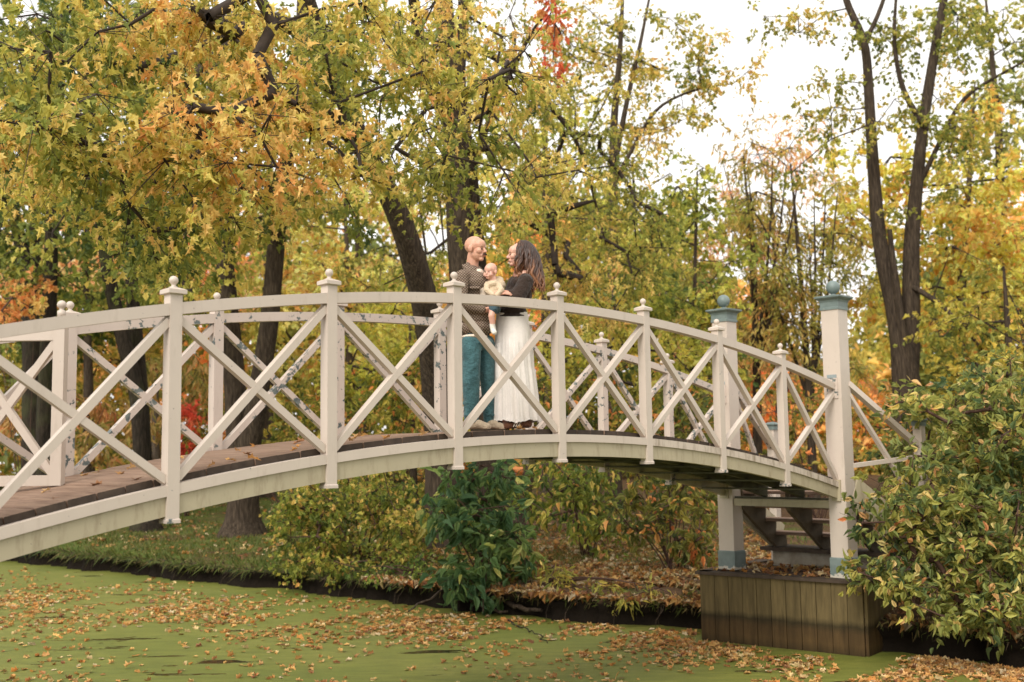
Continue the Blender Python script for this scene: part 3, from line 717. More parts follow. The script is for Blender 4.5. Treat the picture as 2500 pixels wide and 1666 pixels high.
b4 = stem([(1130, 370), (1240, 350), (1330, 375), (1420, 420)], 25, .09, .03, 26)
b5 = stem([(1150, 110), (1270, 170), (1340, 260), (1410, 330), (1450, 480), (1480, 600)], 24.5, .09, .02, 27)
b6 = stem([(1110, 300), (1190, 280), (1240, 150)], 24, .06, .02, 14)
def t_B(C): return np.where(C[:, 1] < 21, .52, .46) + .12 * np.sin(C[:, 0] * 1.1 + C[:, 2] * .9)
grow('maple_tree', 'tall dark trunked maple rising right behind the couple with drooping twigs', 'tree', [trB, b2, b3, b4, b5, b6], cl, 'maple', (.085, .165), 'bark', .008, 60, tfun=t_B, t_sd=.10, t_leaf=.11, spread=.85, seed=2, droop=.8, attach_from=.55, twigs=6, n_obj=0, facing=.5)
# ---- twin-stemmed tree on the lawn
gD = P(590, 1300, 28.5); gD[2] = float(gz(gD[0], gD[1]))
trD = ([gD] + PP([(590, 1230), (592, 1170), (603, 1100), (625, 1000), (640, 900), (658, 800), (672, 640), (688, 480), (706, 370), (722, 250), (735, 100), (740, -80)], 28.5, 27), np.r_[.44, .39, .38, np.linspace(.29, .13, 10)])
dE = stem([(590, 1190), (582, 1080), (573, 950), (560, 800), (548, 640), (542, 500), (535, 350), (520, 200), (500, 0)], 28.7, .34, .12, 29)
dL = stem([(470, 760), (432, 680), (408, 610), (372, 555), (340, 510)], 28.9, .15, .08, 27)
cl = clus([(560, 420, 200, 160, 25, 30), (620, 180, 220, 170, 24, 30), (520, 660, 100, 130, 25, 30, 1.3), (700, 480, 110, 90, 26, 31), (400, 640, 110, 100, 26, 30), (760, 250, 150, 140, 25, 30)], 7.5, rg)
grow('maple_tree', 'twin stemmed tree with flared roots on the grass beside the pond', 'tree', [trD, dE, dL], cl, 'maple_lo', (.13, .21), 'bark', .009, 44, t_mean=.42, t_sd=.13, spread=.95, seed=3, droop=.7, attach_from=.6, twigs=6, facing=.5)
# ---- left group
gF = P(357, 1285, 31.5); gF[2] = float(gz(gF[0], gF[1]))
trF = ([gF] + PP([(352, 1200), (346, 1100), (336, 960), (292, 800), (262, 660), (245, 520), (230, 380), (215, 200), (200, 0)], 31.5, 30), np.r_[.34, np.linspace(.27, .10, 9)])
fR = stem([(348, 1110), (342, 960), (330, 800), (318, 650), (324, 500), (335, 300), (340, 100)], 31.7, .25, .1, 32)
cl = clus([(300, 330, 220, 180, 29, 34), (200, 130, 230, 150, 28, 34), (420, 120, 160, 120, 29, 34), (180, 560, 130, 120, 29, 34)], 7, rg)
grow('maple_tree', 'slender two stemmed tree with green leaves behind the low railing end', 'tree', [trF, fR], cl, 'maple_lo', (.15, .23), 'bark_dark', .009, 44, t_mean=.24, t_sd=.10, spread=1.1, seed=4, droop=.6, attach_from=.6, twigs=6, facing=.4)
cl = clus([(120, 330, 160, 150, 31, 36), (60, 150, 150, 150, 30, 36), (60, 560, 110, 120, 31, 36), (170, 700, 60, 100, 32, 35)], 7, rg)
grow('maple_tree', 'dark upright trunk with leafy shoots beside the forked tree', 'tree', [stem([(108, 1250), (110, 1000), (118, 800), (124, 640), (128, 500), (135, 380), (150, 200), (160, 0)], 33, .27, .1, 32, True)], cl, 'maple_lo', (.15, .23), 'bark_dark', .009, 44, t_mean=.22, t_sd=.10, spread=1.1, seed=5, attach_from=.5, twigs=6)
cl = clus([(20, 300, 140, 160, 33, 38), (-60, 500, 150, 200, 33, 38), (40, 80, 150, 120, 33, 38)], 6, rg)
grow('maple_tree', 'forked dark tree at the low end of the bridge', 'tree', [stem([(78, 1240), (78, 1000), (76, 850), (70, 720), (52, 600), (28, 500), (0, 380), (-30, 200)], 36, .34, .12, 36, True), stem([(76, 860), (86, 680), (84, 540), (78, 400), (90, 200), (95, 50)], 36.2, .22, .1, 36)], cl, 'maple_lo', (.16, .24), 'bark_dark', .01, 44, t_mean=.28, t_sd=.12, spread=1.2, seed=6, attach_from=.5, twigs=6)
# ---- right bank tree with several stems
gR = P(2222, 1200, 33); gR[2] = float(gz(gR[0], gR[1]))
trR = ([gR] + PP([(2222, 1120), (2218, 1000), (2210, 890), (2192, 800), (2170, 700), (2152, 620), (2140, 520), (2132, 400), (2125, 300), (2118, 180), (2112, 95), (2068, 20), (2050, -60)], 33, 33), np.r_[.5, .45, .44, .40, np.linspace(.25, .09, 10)])
r2 = stem([(2216, 960), (2224, 800), (2222, 660), (2226, 560), (2238, 450), (2252, 320), (2278, 150), (2305, 0), (2320, -80)], 33.2, .30, .09, 33)
r3 = stem([(2114, 100), (2150, 30), (2175, -60)], 33, .08, .05, 33); r4 = stem([(2212, 900), (2195, 740), (2180, 640), (2172, 560)], 32.8, .14, .07, 32.5)
r5 = stem([(2250, 300), (2200, 220), (2180, 100), (2190, -40)], 33, .1, .04, 33); r6 = stem([(2250, 440), (2350, 230), (2430, 190), (2500, 150)], 33, .08, .03, 32); r7 = stem([(2225, 700), (2300, 740), (2380, 830), (2430, 900)], 33, .09, .03, 31)
r8 = stem([(2130, 200), (2060, 185), (1960, 200), (1890, 220)], 33, .05, .015, 32)
cl = clus([(2200, 60, 150, 90, 31, 35), (2330, 150, 150, 150, 31, 36), (2100, 220, 130, 110, 31, 35, .55), (1960, 190, 130, 60, 31, 34, .45), (2030, 340, 130, 110, 31, 35, .7), (2260, 380, 120, 160, 31, 35), (2400, 330, 110, 150, 31, 35, .7), (2240, 560, 110, 110, 31, 35, .7), (1870, 30, 110, 40, 31, 34, .4), (1990, 60, 80, 60, 31, 34, .5), (2400, 800, 130, 200, 30, 36, .8)], 5.2, rg)
grow('maple_tree', 'many stemmed tree with thin green leaves behind the tall end posts', 'tree', [trR, r2, r3, r4, r5, r6, r7], cl, 'maple_lo', (.11, .17), 'bark', .008, 84, t_mean=.42, t_sd=.10, spread=.95, seed=7, droop=.4, attach_from=.5, twigs=6, facing=.4)
# ---- thinly leaved tree against the sky
cl = clus([(1480, 90, 130, 120, 36, 41), (1620, 110, 120, 90, 36, 41), (1560, 240, 170, 90, 36, 41), (1700, 180, 130, 70, 36, 40, .8), (1760, 240, 90, 60, 36, 40, .8), (1640, 320, 120, 70, 36, 40, .8), (1420, 200, 100, 140, 36, 41), (1560, 20, 150, 60, 36, 40)], 4.2, rg)
grow('maple_tree', 'thinly leaved tree with rusty tips standing out against the white sky', 'tree', [stem([(1500, 1180), (1498, 900), (1496, 600), (1498, 300), (1512, 150), (1520, 0)], 38, .26, .06, 38, True), stem([(1497, 420), (1530, 250), (1565, 100), (1590, -30)], 38, .11, .04, 38), stem([(1497, 450), (1600, 260), (1700, 215), (1790, 205)], 38, .08, .02, 38)], cl, 'maple_lo', (.12, .18), 'bark_pale', .009, 120, t_mean=.50, t_sd=.14, spread=1.2, seed=8, droop=.4, attach_from=.6, twigs=6)
# red bough of another tree
cl = clus([(1358, 100, 22, 62, 22.5, 24), (1350, 40, 36, 40, 22.5, 24)], 44, rg)
grow('maple_tree', 'scarlet leaved maple glowing high between the trunks', 'tree', [stem([(1240, 1310), (1192, 1000), (1152, 700), (1140, 450), (1210, 250), (1300, 70), (1350, 10)], 27, .14, .03, 24, True)], cl, 'maple_lo', (.10, .16), 'bark', .005, 24, t_mean=1.05, t_sd=.08, t_leaf=.08, t_max=1.2, spread=.36, seed=9, attach_from=.6, twigs=5, droop=.9)

# ---- trees of the second row, each with its own colour
rows = [
 # label, trunk px list, Y, r, ellipses, t, tint, density, leaf kind, leaf size
 ('broad golden maple filling the space behind the many stemmed tree', [(2330, 1180), (2340, 900), (2350, 650), (2370, 400), (2380, 200)], 42, .28, [(2400, 420, 160, 190, 40, 45), (2220, 560, 170, 190, 40, 45), (2420, 680, 170, 140, 40, 45), (2120, 460, 90, 110, 41, 44, .6), (2250, 780, 160, 90, 41, 45, .8)], .83, (1.15, .98, .72), 10, 'maple_lo', (.2, .3)),
 ('bushy olive tree growing over the right hand shrub', [(2480, 1150), (2470, 950), (2460, 800), (2450, 650)], 30, .2, [(2430, 800, 160, 130, 28, 33), (2480, 950, 120, 130, 28, 33), (2330, 920, 110, 90, 29, 33, .8), (2330, 1080, 100, 90, 30, 34)], .36, (1, .9, .8), 9, 'maple_lo', (.13, .2)),
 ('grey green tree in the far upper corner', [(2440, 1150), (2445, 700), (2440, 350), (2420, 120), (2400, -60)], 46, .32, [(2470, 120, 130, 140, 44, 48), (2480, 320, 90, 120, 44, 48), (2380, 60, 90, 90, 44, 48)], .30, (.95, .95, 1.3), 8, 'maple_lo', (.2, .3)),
 ('brownish feathery willow standing behind the railing end', [(1850, 1180), (1848, 950), (1842, 750), (1830, 560), (1815, 380)], 40, .2, [(1820, 480, 130, 140, 38, 43), (1860, 650, 150, 130, 38, 43, .8), (1800, 820, 150, 120, 38, 43)], .50, (.62, .52, .62), 7.5, 'willow', (.22, .34)),
 ('dusky feathery willow with many thin stems beside the near end post', [(1985, 1180), (1975, 950), (1960, 750), (1945, 560), (1930, 400)], 39, .17, [(1960, 520, 130, 160, 37, 42), (2000, 720, 130, 130, 37, 42, .8), (1950, 880, 150, 110, 37, 42), (2080, 650, 80, 130, 37, 42, .6)], .40, (.72, .66, .75), 7.5, 'willow', (.2, .32)),
 ('rusty feathery willow a little farther back', [(1905, 1180), (1900, 900), (1890, 650), (1885, 450)], 47, .2, [(1880, 420, 140, 120, 45, 50, .8), (1780, 620, 120, 150, 45, 50, .7), (1960, 950, 160, 120, 45, 50), (1760, 900, 130, 120, 45, 50)], .76, (.62, .55, .75), 7, 'willow', (.24, .36)),
 ('fresh green tree between the thin leaved tree and the willows', [(1690, 1180), (1692, 900), (1696, 700), (1700, 500), (1702, 420)], 36, .10, [(1680, 520, 110, 120, 34, 38), (1700, 700, 120, 130, 34, 38), (1620, 620, 90, 120, 34, 38), (1720, 880, 110, 90, 34, 38)], .30, (1.05, 1.05, 1.0), 8, 'maple_lo', (.15, .23)),
 ('low yellow green maple showing through the railing behind the couple', [(1272, 1290), (1298, 1120), (1322, 960), (1338, 800), (1346, 700)], 33, .2, [(1470, 820, 160, 90, 31, 35), (1620, 900, 130, 90, 31, 35), (1360, 860, 120, 90, 31, 35), (1720, 800, 90, 90, 32, 36)], .47, (1, 1, .9), 10, 'maple_lo', (.14, .21)),
 ('bright yellow maple glowing between the leaning trunk and the twin stems', [(860, 1190), (855, 950), (850, 750), (845, 560), (840, 430)], 44, .25, [(830, 560, 140, 130, 42, 47), (760, 730, 130, 110, 42, 47), (920, 760, 130, 120, 42, 47), (830, 870, 150, 90, 42, 47), (850, 440, 90, 70, 43, 46)], .80, (1.05, 1.0, .9), 10, 'maple_lo', (.2, .3)),
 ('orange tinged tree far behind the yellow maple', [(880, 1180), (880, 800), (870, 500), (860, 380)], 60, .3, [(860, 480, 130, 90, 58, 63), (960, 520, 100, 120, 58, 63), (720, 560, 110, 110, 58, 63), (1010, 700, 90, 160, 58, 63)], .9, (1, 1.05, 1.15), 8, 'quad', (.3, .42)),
 ('green and yellow tree beyond the leaning trunk', [(1010, 1190), (1005, 950), (1000, 780)], 37, .14, [(950, 830, 120, 110, 35, 40), (1060, 780, 100, 130, 35, 40), (870, 960, 130, 80, 35, 40), (1050, 960, 100, 90, 35, 40)], .46, (1, 1, .85), 10, 'maple_lo', (.15, .22)),
 ('dark green tree behind the slender two stemmed trunk', [(220, 1180), (215, 900), (210, 700), (205, 450)], 42, .26, [(180, 450, 220, 150, 40, 46), (420, 500, 170, 150, 40, 46), (240, 700, 170, 120, 40, 46), (60, 700, 130, 150, 40, 46), (380, 260, 220, 130, 40, 46)], .16, (1, 1, 1), 8, 'maple_lo', (.2, .3)),
 ('yellowing tree rising behind the low railing end', [(430, 1180), (425, 900), (420, 700), (415, 560)], 46, .22, [(420, 700, 150, 120, 44, 49), (300, 820, 170, 110, 44, 49), (520, 850, 130, 120, 44, 49), (120, 900, 170, 120, 44, 49)], .56, (.85, .8, .8), 9, 'maple_lo', (.2, .3)),
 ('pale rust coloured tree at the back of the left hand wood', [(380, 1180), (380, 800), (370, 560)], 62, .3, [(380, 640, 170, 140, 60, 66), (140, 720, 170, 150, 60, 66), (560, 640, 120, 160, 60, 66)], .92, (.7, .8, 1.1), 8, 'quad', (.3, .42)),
 ('tall pale tree filling the gap above the bright yellow maple', [(650, 1180), (655, 700), (660, 350), (665, 100)], 52, .34, [(640, 330, 170, 150, 50, 56, .6), (800, 180, 150, 150, 50, 56, .6), (480, 250, 170, 140, 50, 56, .7), (950, 250, 120, 150, 50, 56, .6), (640, 560, 110, 120, 50, 56)], .44, (1, 1, .95), 6.5, 'quad', (.24, .36)),
 ('tall green tree behind the drooping twigs', [(1340, 1180), (1335, 700), (1330, 350), (1330, 100)], 50, .34, [(1330, 330, 170, 150, 48, 54, .6), (1240, 520, 160, 150, 48, 54), (1440, 600, 170, 150, 48, 54), (1150, 300, 130, 150, 48, 54, .6), (1600, 620, 110, 150, 48, 54)], .42, (1, 1, .95), 7, 'quad', (.24, .36)),
 ('dense green tree at the left edge of the wood', [(-40, 1180), (-40, 800), (-45, 450), (-50, 200)], 40, .3, [(-20, 250, 180, 180, 38, 43), (40, 90, 190, 120, 38, 43), (-40, 550, 170, 170, 38, 43), (230, 60, 170, 110, 38, 43)], .12, (1, 1, 1), 7, 'maple_lo', (.2, .3)),
]
for i, (lab, tp, Y, r0, els, tm, tint, dens, kd, sz) in enumerate(rows):
    g_ = np.random.default_rng(70 + i)
    multi = kd == 'willow'
    trk = [stem(tp, Y, r0, .03, Y, True)]
    if multi:
        for q in range(5):
            dx = g_.uniform(-90, 90); y0 = g_.uniform(850, 1050); trk.append(stem([(tp[0][0] * .5 + tp[1][0] * .5, y0), (tp[1][0] + dx * .5, y0 - 160), (tp[2][0] + dx, y0 - 330), (tp[3][0] + dx * 1.4, y0 - 480)], Y, .08, .02, Y + g_.uniform(-2, 2)))
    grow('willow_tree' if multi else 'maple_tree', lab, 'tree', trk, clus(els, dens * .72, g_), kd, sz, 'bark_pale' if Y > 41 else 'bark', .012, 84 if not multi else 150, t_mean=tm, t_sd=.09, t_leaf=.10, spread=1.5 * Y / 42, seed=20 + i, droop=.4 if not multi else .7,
         attach_from=.4, twigs=6 if not multi else 9, tint=tint, facing=.45, trunk_sides=8, t_max=1.0, gain=2.5 if multi else 2.0)  # extra leaf gain paints in the paleness of distance haze
# ---- far wood closing the view
rgf = np.random.default_rng(31); N = 90000
X = rgf.uniform(-62, 70, N); Yf = rgf.uniform(66, 82, N); top = 15.5 + 3.0 * np.sin(X * .21) + 2.0 * np.sin(X * .53 + 1) + 1.2 * np.sin(X * 1.3)
top = top + np.where(X < 8, 1.5, 0) - np.where((X > 10) & (X < 26), 5.0, 0)
Zf = .8 + (top) * rgf.power(1.15, N)
cn = .5 + .24 * np.sin(X * .33 + 2) + .16 * np.sin(X * .9) + .12 * np.sin(Zf * .8 + X * .2) + rgf.normal(0, .1, N)
lp = np.stack([X, Yf, Zf], 1); colf = lcol(np.clip(cn, .1, 1)) * 1.6 * np.array([1.0, .95, 1.0]) * (1 + rgf.normal(0, .15, (N, 1))).clip(.6, 1.5)  # brightened leaf colours stand in for haze over the far wood
V, F, C_ = leaf_geo('quad', lp, rgf.normal(0, 1, (N, 3)), rgf.normal(0, .8, (N, 3)) + np.array([0, -.6, .6]), rgf.uniform(.45, .8, N), colf, rgf)
tag(link('far_wood', mesh_np('far_wood', V, F, M['leaf'], C_)), 'hazy mixed autumn wood closing the view behind all the trees', 'wood', kind='stuff')

# ================================================================== SHRUBS
def shrub(name, label, basepx, Y, ells, dens, kind, size, tm, seed, n_leaf=26, spread=.34, tint=None, n_obj=0, stems=7, tsd=.1, tl=.12, droop=.5, base=None, nz=.5, facing=.6, rt=.005, cat='shrub', t_max=1.0, gain=1.4, odd=0., odd_t=.95):
    g_ = np.random.default_rng(seed)
    b_ = P(basepx[0], basepx[1], Y) if base is None else np.array(base, float); b_[2] = float(gz(b_[0], b_[1])) - .03
    C = clus(ells, dens, g_); C = [c_ for c_ in C if c_[2] > gz(c_[0], c_[1]) - .25]
    A = np.array(C); trk = []
    ctr = A.mean(0)
    for s_ in range(stems):
        tgt = A[g_.integers(len(A))]; q0 = b_ + np.array([g_.normal(0, .10), g_.normal(0, .08), 0]); q1 = q0 * .55 + tgt * .45 + np.array([0, 0, .25]); q2 = q0 * .15 + tgt * .85 + np.array([0, 0, .1])
        trk.append(([q0, q0 * .8 + q1 * .2 + np.array([0, 0, .06]), q1, q2], np.array([.016, .014, .010, .006])))
    return grow(name, label, cat, trk, C, kind, size, 'stem', rt, n_leaf, t_mean=tm, t_sd=tsd, t_leaf=tl, spread=spread, seed=seed, droop=droop, tint=tint, n_obj=n_obj, trunk_sides=5, attach_from=.25, twigs=5, branch_mat='stem', flare=False, facing=facing, t_max=t_max, gain=gain, odd=odd, odd_t=odd_t)
shrub('dogwood_shrub', 'large leafy shrub with browning leaves spreading in front of the near end post', None, 13, [
    (2380, 1000, 190, 110, 13.6, 15.4), (2250, 1080, 110, 90, 14.2, 15.6), (2460, 900, 90, 70, 13.8, 15.5), (2330, 1200, 210, 110, 12.8, 14.6), (2200, 1270, 100, 70, 12.9, 13.9), (2440, 1230, 150, 150, 12.6, 14.4),
    (2170, 1370, 90, 60, 12.6, 13.5), (2300, 1400, 170, 90, 12.4, 13.8), (2450, 1420, 130, 110, 12.2, 13.8), (2330, 1500, 130, 40, 12.3, 13.0), (2440, 1060, 140, 120, 13.2, 15), (2600, 1150, 160, 300, 12.5, 15)], 16, 'oval', (.09, .145), .24, 201, n_leaf=34, spread=.32, n_obj=300, stems=16, base=(5.9, 13.9, .4), tsd=.10, tl=.10, tint=(1, .98, 1.25), droop=.2, gain=1.7, odd=.10, odd_t=.90, nz=.8)
shrub('maple_shrub', 'yellow green shrub with small lobed leaves hanging over the bank', (880, 1330), 22, [(800, 1240, 120, 90, 20.2, 23), (900, 1300, 140, 90, 20, 22.5), (760, 1340, 70, 50, 20.5, 21.8), (960, 1200, 80, 70, 20.5, 23), (850, 1180, 120, 50, 21, 23.5), (930, 1370, 70, 30, 19.8, 20.6), (760, 1270, 80, 80, 20.4, 22.4), (860, 1385, 90, 25, 19.6, 20.4), (1010, 1260, 50, 80, 20, 22), (740, 1375, 60, 22, 20.3, 21)], 27, 'maple_lo', (.065, .11), .32, 202, n_leaf=44, spread=.42, stems=14, tint=(.92, .98, .9), n_obj=150, odd=.16, odd_t=.72)
shrub('elder_shrub', 'dark green big leaved shrub drooping over the roots at the water', (1170, 1420), 18.2, [(1160, 1200, 90, 70, 17.8, 19), (1110, 1280, 80, 70, 17.6, 18.8), (1200, 1290, 80, 80, 17.6, 18.8), (1160, 1380, 90, 50, 17.4, 18.4), (1180, 1430, 70, 30, 17.3, 17.9), (1270, 1330, 40, 40, 17.8, 18.6), (1100, 1380, 40, 40, 17.6, 18.3), (1200, 1160, 60, 40, 18, 19)], 22, 'oval', (.11, .27), .08, 203, n_leaf=24, spread=.40, stems=10, tint=(.80, .98, 1.25), n_obj=200, tsd=.05, tl=.05, droop=.5, gain=1.8, odd=.05, odd_t=.6)
shrub('dogwood_shrub', 'yellowing dogwood shrub right of the dark green shrub on the bank', (1440, 1320), 21.5, [(1360, 1180, 90, 50, 20.5, 23), (1450, 1210, 90, 60, 20.5, 23), (1310, 1220, 50, 50, 20.5, 22.5), (1400, 1260, 80, 40, 20.5, 22.5), (1480, 1280, 60, 50, 20.5, 22), (1400, 1160, 140, 40, 20.5, 23)], 30, 'oval', (.12, .18), .23, 204, n_leaf=20, spread=.36, stems=12, tint=(.92, 1, .9), n_obj=80, tl=.10, odd=.14, odd_t=.72)
shrub('dogwood_shrub', 'open dogwood shrub with pinkish leaves beside the far end post', (1640, 1330), 18.6, [(1600, 1200, 80, 50, 17.8, 19.8), (1690, 1230, 70, 60, 17.6, 19.4), (1560, 1260, 60, 50, 18, 19.6), (1660, 1300, 70, 50, 17.6, 19), (1720, 1330, 30, 50, 17.4, 18.6), (1620, 1160, 110, 35, 18, 19.8)], 28, 'oval', (.12, .18), .17, 205, n_leaf=18, spread=.34, stems=14, tint=(1.05, .9, .9), n_obj=80, tsd=.08, tl=.08, odd=.11, odd_t=1.0)
shrub('leafy_shrub', 'green shrub with reddish sprays seen through the railing left of the couple', (940, 1100), 30, [(900, 1000, 130, 70, 28, 32), (1010, 960, 80, 80, 28, 32), (800, 1010, 110, 70, 29, 32), (1030, 1060, 90, 60, 28, 31)], 16, 'oval', (.14, .2), .28, 206, n_leaf=34, spread=.6, stems=12, tint=(1, .95, .85), tl=.1, odd=.15)
shrub('leafy_shrub', 'green shrub with pink leaves seen through the railing right of the couple', (1400, 1100), 27, [(1400, 980, 120, 80, 25, 29), (1520, 960, 120, 80, 25, 29), (1620, 1000, 90, 70, 25, 28), (1340, 1060, 90, 60, 25, 28), (1500, 1070, 130, 50, 25, 28), (1700, 1000, 80, 90, 25, 29)], 16, 'oval', (.15, .22), .22, 207, n_leaf=34, spread=.55, stems=14, tint=(1.1, .98, .9), tsd=.10, tl=.1, odd=.1, odd_t=1.0)
shrub('leafy_shrub', 'loose undergrowth with rusty leaves behind the near end post', (1990, 1130), 30, [(1900, 1030, 110, 70, 28, 32), (2030, 1060, 110, 70, 28, 32), (1960, 980, 110, 70, 29, 33), (2130, 1060, 80, 80, 28, 31), (1880, 1120, 80, 50, 24, 27)], 10, 'oval', (.15, .22), .34, 208, n_leaf=24, spread=.6, stems=14, tint=(1, .85, .8), tl=.12, odd=.2)
shrub('burning_bush', 'small flaming red bush on the lawn beyond the deck', (458, 1120), 37, [(458, 1050, 22, 60, 36, 38), (470, 1095, 24, 30, 36, 38)], 150, 'oval', (.13, .19), 1.16, 209, n_leaf=40, spread=.36, stems=8, tsd=.03, tl=.03, t_max=1.2)
shrub('leafy_shrub', 'straw coloured weeping undergrowth behind the slender trunks', (420, 1140), 40, [(400, 960, 90, 100, 38, 42), (480, 900, 80, 100, 38, 42), (300, 1040, 110, 60, 38, 42), (160, 1030, 130, 80, 38, 42)], 12, 'willow', (.3, .45), .66, 210, n_leaf=50, spread=.9, stems=14, tint=(.7, .68, .8), droop=1.1)
shrub('leafy_shrub', 'green undergrowth between the twin stems and the deck', (700, 1130), 36, [(700, 1030, 90, 70, 34, 38), (620, 1060, 90, 50, 34, 38), (760, 960, 90, 80, 35, 39), (520, 1040, 80, 60, 35, 39)], 12, 'oval', (.18, .26), .30, 211, n_leaf=34, spread=.7, stems=12, tint=(1, .95, .85), tl=.16)
shrub('leafy_shrub', 'dim hedge of mixed bushes closing the lawn', (300, 1180), 50, [(200, 1100, 300, 60, 47, 52), (700, 1120, 250, 50, 47, 52), (1150, 1110, 260, 60, 47, 52), (1650, 1090, 260, 70, 47, 52), (2150, 1080, 280, 80, 45, 50)], 5, 'quad', (.24, .36), .32, 212, n_leaf=60, spread=1.2, stems=20, tl=.16, tint=(.95, .9, .85), cat='hedge')
shrub('orange_sprig', 'orange leaved young maple behind the low railing end', (70, 1150), 30, [(70, 715, 80, 30, 29, 31), (30, 760, 60, 30, 29, 31)], 40, 'maple_lo', (.14, .2), .92, 213, n_leaf=22, spread=.5, stems=5, tsd=.1)
shrub('bank_herbs', 'low bright green herbs on the bank edge between the two shrubs', (1000, 1390), 19.5, [(990, 1375, 60, 20, 19, 20.2), (940, 1408, 60, 14, 18.9, 19.7), (1050, 1400, 45, 22, 18.3, 19.2), (850, 1400, 60, 12, 19.6, 20.2)], 60, 'oval', (.06, .10), .18, 214, n_leaf=26, spread=.2, stems=8, tint=(.9, 1.1, 1.1), rt=.003, cat='herbs')
shrub('bank_herbs', 'yellowing herbs on the bank edge right of the drooping shrub', (1330, 1430), 18, [(1320, 1400, 60, 25, 17.2, 18.2), (1390, 1435, 60, 22, 16.8, 17.7), (1480, 1450, 70, 20, 16.5, 17.3), (1600, 1460, 90, 22, 16.0, 16.8)], 44, 'willow', (.10, .17), .42, 215, n_leaf=20, spread=.2, stems=8, tint=(1, .95, .9), rt=.003, cat='herbs')

# ================================================================== GRASS, LITTER, ROOTS
rgg = np.random.default_rng(77)
def px_ground(n_, x0, x1, y0, y1):
    out_ = []
    xs = rgg.uniform(x0, x1, n_); ys = rgg.uniform(y0, y1, n_)
    for x, y in zip(xs, ys):
        d = ray(x, y); t = (.5 - CZ) / d[2]
        for _ in range(3): t = (gz(d[0] * t, d[1] * t) - CZ) / d[2]
        q = d * t
        out_.append((q[0], q[1]))
    return np.array(out_)
g1 = px_ground(30000, -150, 1750, 1160, 1450); g2 = rgg.uniform([3, 14], [12, 30], (7000, 2)); g3 = px_ground(26000, -100, 1760, 1330, 1530)
gp = np.concatenate([g1, g2, g3]); d = shore_d(gp[:, 0], gp[:, 1]); gp = gp[(d > -.12) & (gp[:, 1] < 60) & (gp[:, 1] > 5)]
pu = ((gp[:, 0] - BX) * CU + (gp[:, 1] - BY) * SU); pv = (-(gp[:, 0] - BX) * SU + (gp[:, 1] - BY) * CU)
gp = gp[~((pu > 5.9) & (pu < 9.2) & (pv > -.8) & (pv < 2.4))]
N = len(gp); d = shore_d(gp[:, 0], gp[:, 1]); z = gz(gp[:, 0], gp[:, 1]); dist = np.linalg.norm(gp, axis=1)
keep_ = (gp[:, 0] < -.8) | (rgg.uniform(0, 1, N) < np.where(d < .5, .8, .35)) | (gp[:, 1] > 19.5); gp, d, z, dist = gp[keep_], d[keep_], z[keep_], dist[keep_]; N = len(gp)
h = rgg.uniform(.035, .10, N) * (1 + dist / 60) * np.where(d < .5, 1.6, 1) * np.where(d < .12, 1.15, 1); ang = rgg.uniform(0, 6.28, N); lean = rgg.normal(0, .5, (N, 2)) * h[:, None]
lean = lean - np.where(d < .35, 1, 0)[:, None] * LN * h[:, None] * 1.1
wd = rgg.uniform(.004, .009, N) * (1 + dist / 22)
A = np.stack([gp[:, 0], gp[:, 1], np.maximum(z, np.where(d > -.12, .36, 0)) - .015], 1); sx_ = np.stack([np.cos(ang), np.sin(ang), 0 * ang], 1) * wd[:, None]
tip = A + np.concatenate([lean, (h * np.where(d < .12, rgg.uniform(-1.2, .6, N), 1))[:, None]], 1)
V = np.stack([A - sx_, A + sx_, tip], 1).reshape(-1, 3); F = np.arange(3 * N).reshape(-1, 3)
tg_ = rgg.normal(0, 1, N); cg = np.stack([.11 + .03 * tg_, .135 + .02 * tg_, .028 + 0 * tg_], 1).clip(.02, .3); cg[rgg.uniform(0, 1, N) < .22] = (.20, .165, .06)
tag(link('grass', mesh_np('grass', V, F, M['grass'], np.repeat(cg, 3, 0))), 'short lawn grass along the far bank', 'grass', kind='stuff')
DRY = np.array([(.52, .27, .085), (.60, .36, .12), (.42, .19, .07), (.62, .46, .22), (.27, .12, .055), (.50, .22, .055), (.66, .52, .32)])
def dry(n_, w=None): 
    k = rgg.choice(len(DRY), n_, p=w); return DRY[k] * (1 + rgg.normal(0, .15, (n_, 1))).clip(.6, 1.4)
# ragged fringe of grass and dead stalks hanging over the undercut lip
N = 9000; sf = rgg.uniform(_t[3] - 4, _t[19], N); cl2 = .5 + .5 * np.sin(sf * 2.7) * np.sin(sf * 1.1 + 2); kp = rgg.uniform(0, 1, N) < .35 + .65 * cl2; sf = sf[kp]; N = len(sf)
jf = np.interp(sf, ss, jit); ro = shore_pt(sf) + LN * (.04 - .82 * jf + rgg.uniform(-.03, .22, N))[:, None]
A = np.c_[ro, .335 + rgg.uniform(-.05, .06, N)]; ln = rgg.uniform(.05, .19, N)
dr = -np.c_[LN[0] * np.ones(N), LN[1] * np.ones(N), np.zeros(N)] * rgg.uniform(.1, 1.1, N)[:, None] + rgg.normal(0, .35, (N, 3)) + np.c_[np.zeros((N, 2)), rgg.uniform(-1.0, .9, N)]
tip = A + unit(dr) * ln[:, None]; sd2 = unit(np.cross(dr, np.array([.3, -.8, .4]))) * rgg.uniform(.004, .009, N)[:, None] * 1.6
V = np.stack([A - sd2, A + sd2, tip], 1).reshape(-1, 3); k_ = rgg.uniform(0, 1, N)[:, None]
cf = np.where(k_ < .55, np.array([[.10, .125, .028]]), np.where(k_ < .8, np.array([[.22, .17, .07]]), np.array([[.07, .05, .03]]))) * (1 + rgg.normal(0, .2, (N, 1))).clip(.5, 1.5)
tag(link('bank_fringe', mesh_np('bank_fringe', V, np.arange(3 * N).reshape(-1, 3), M['grass'], np.repeat(cf, 3, 0))), 'ragged grass and dead stalks hanging over the bank edge', 'grass', kind='stuff')
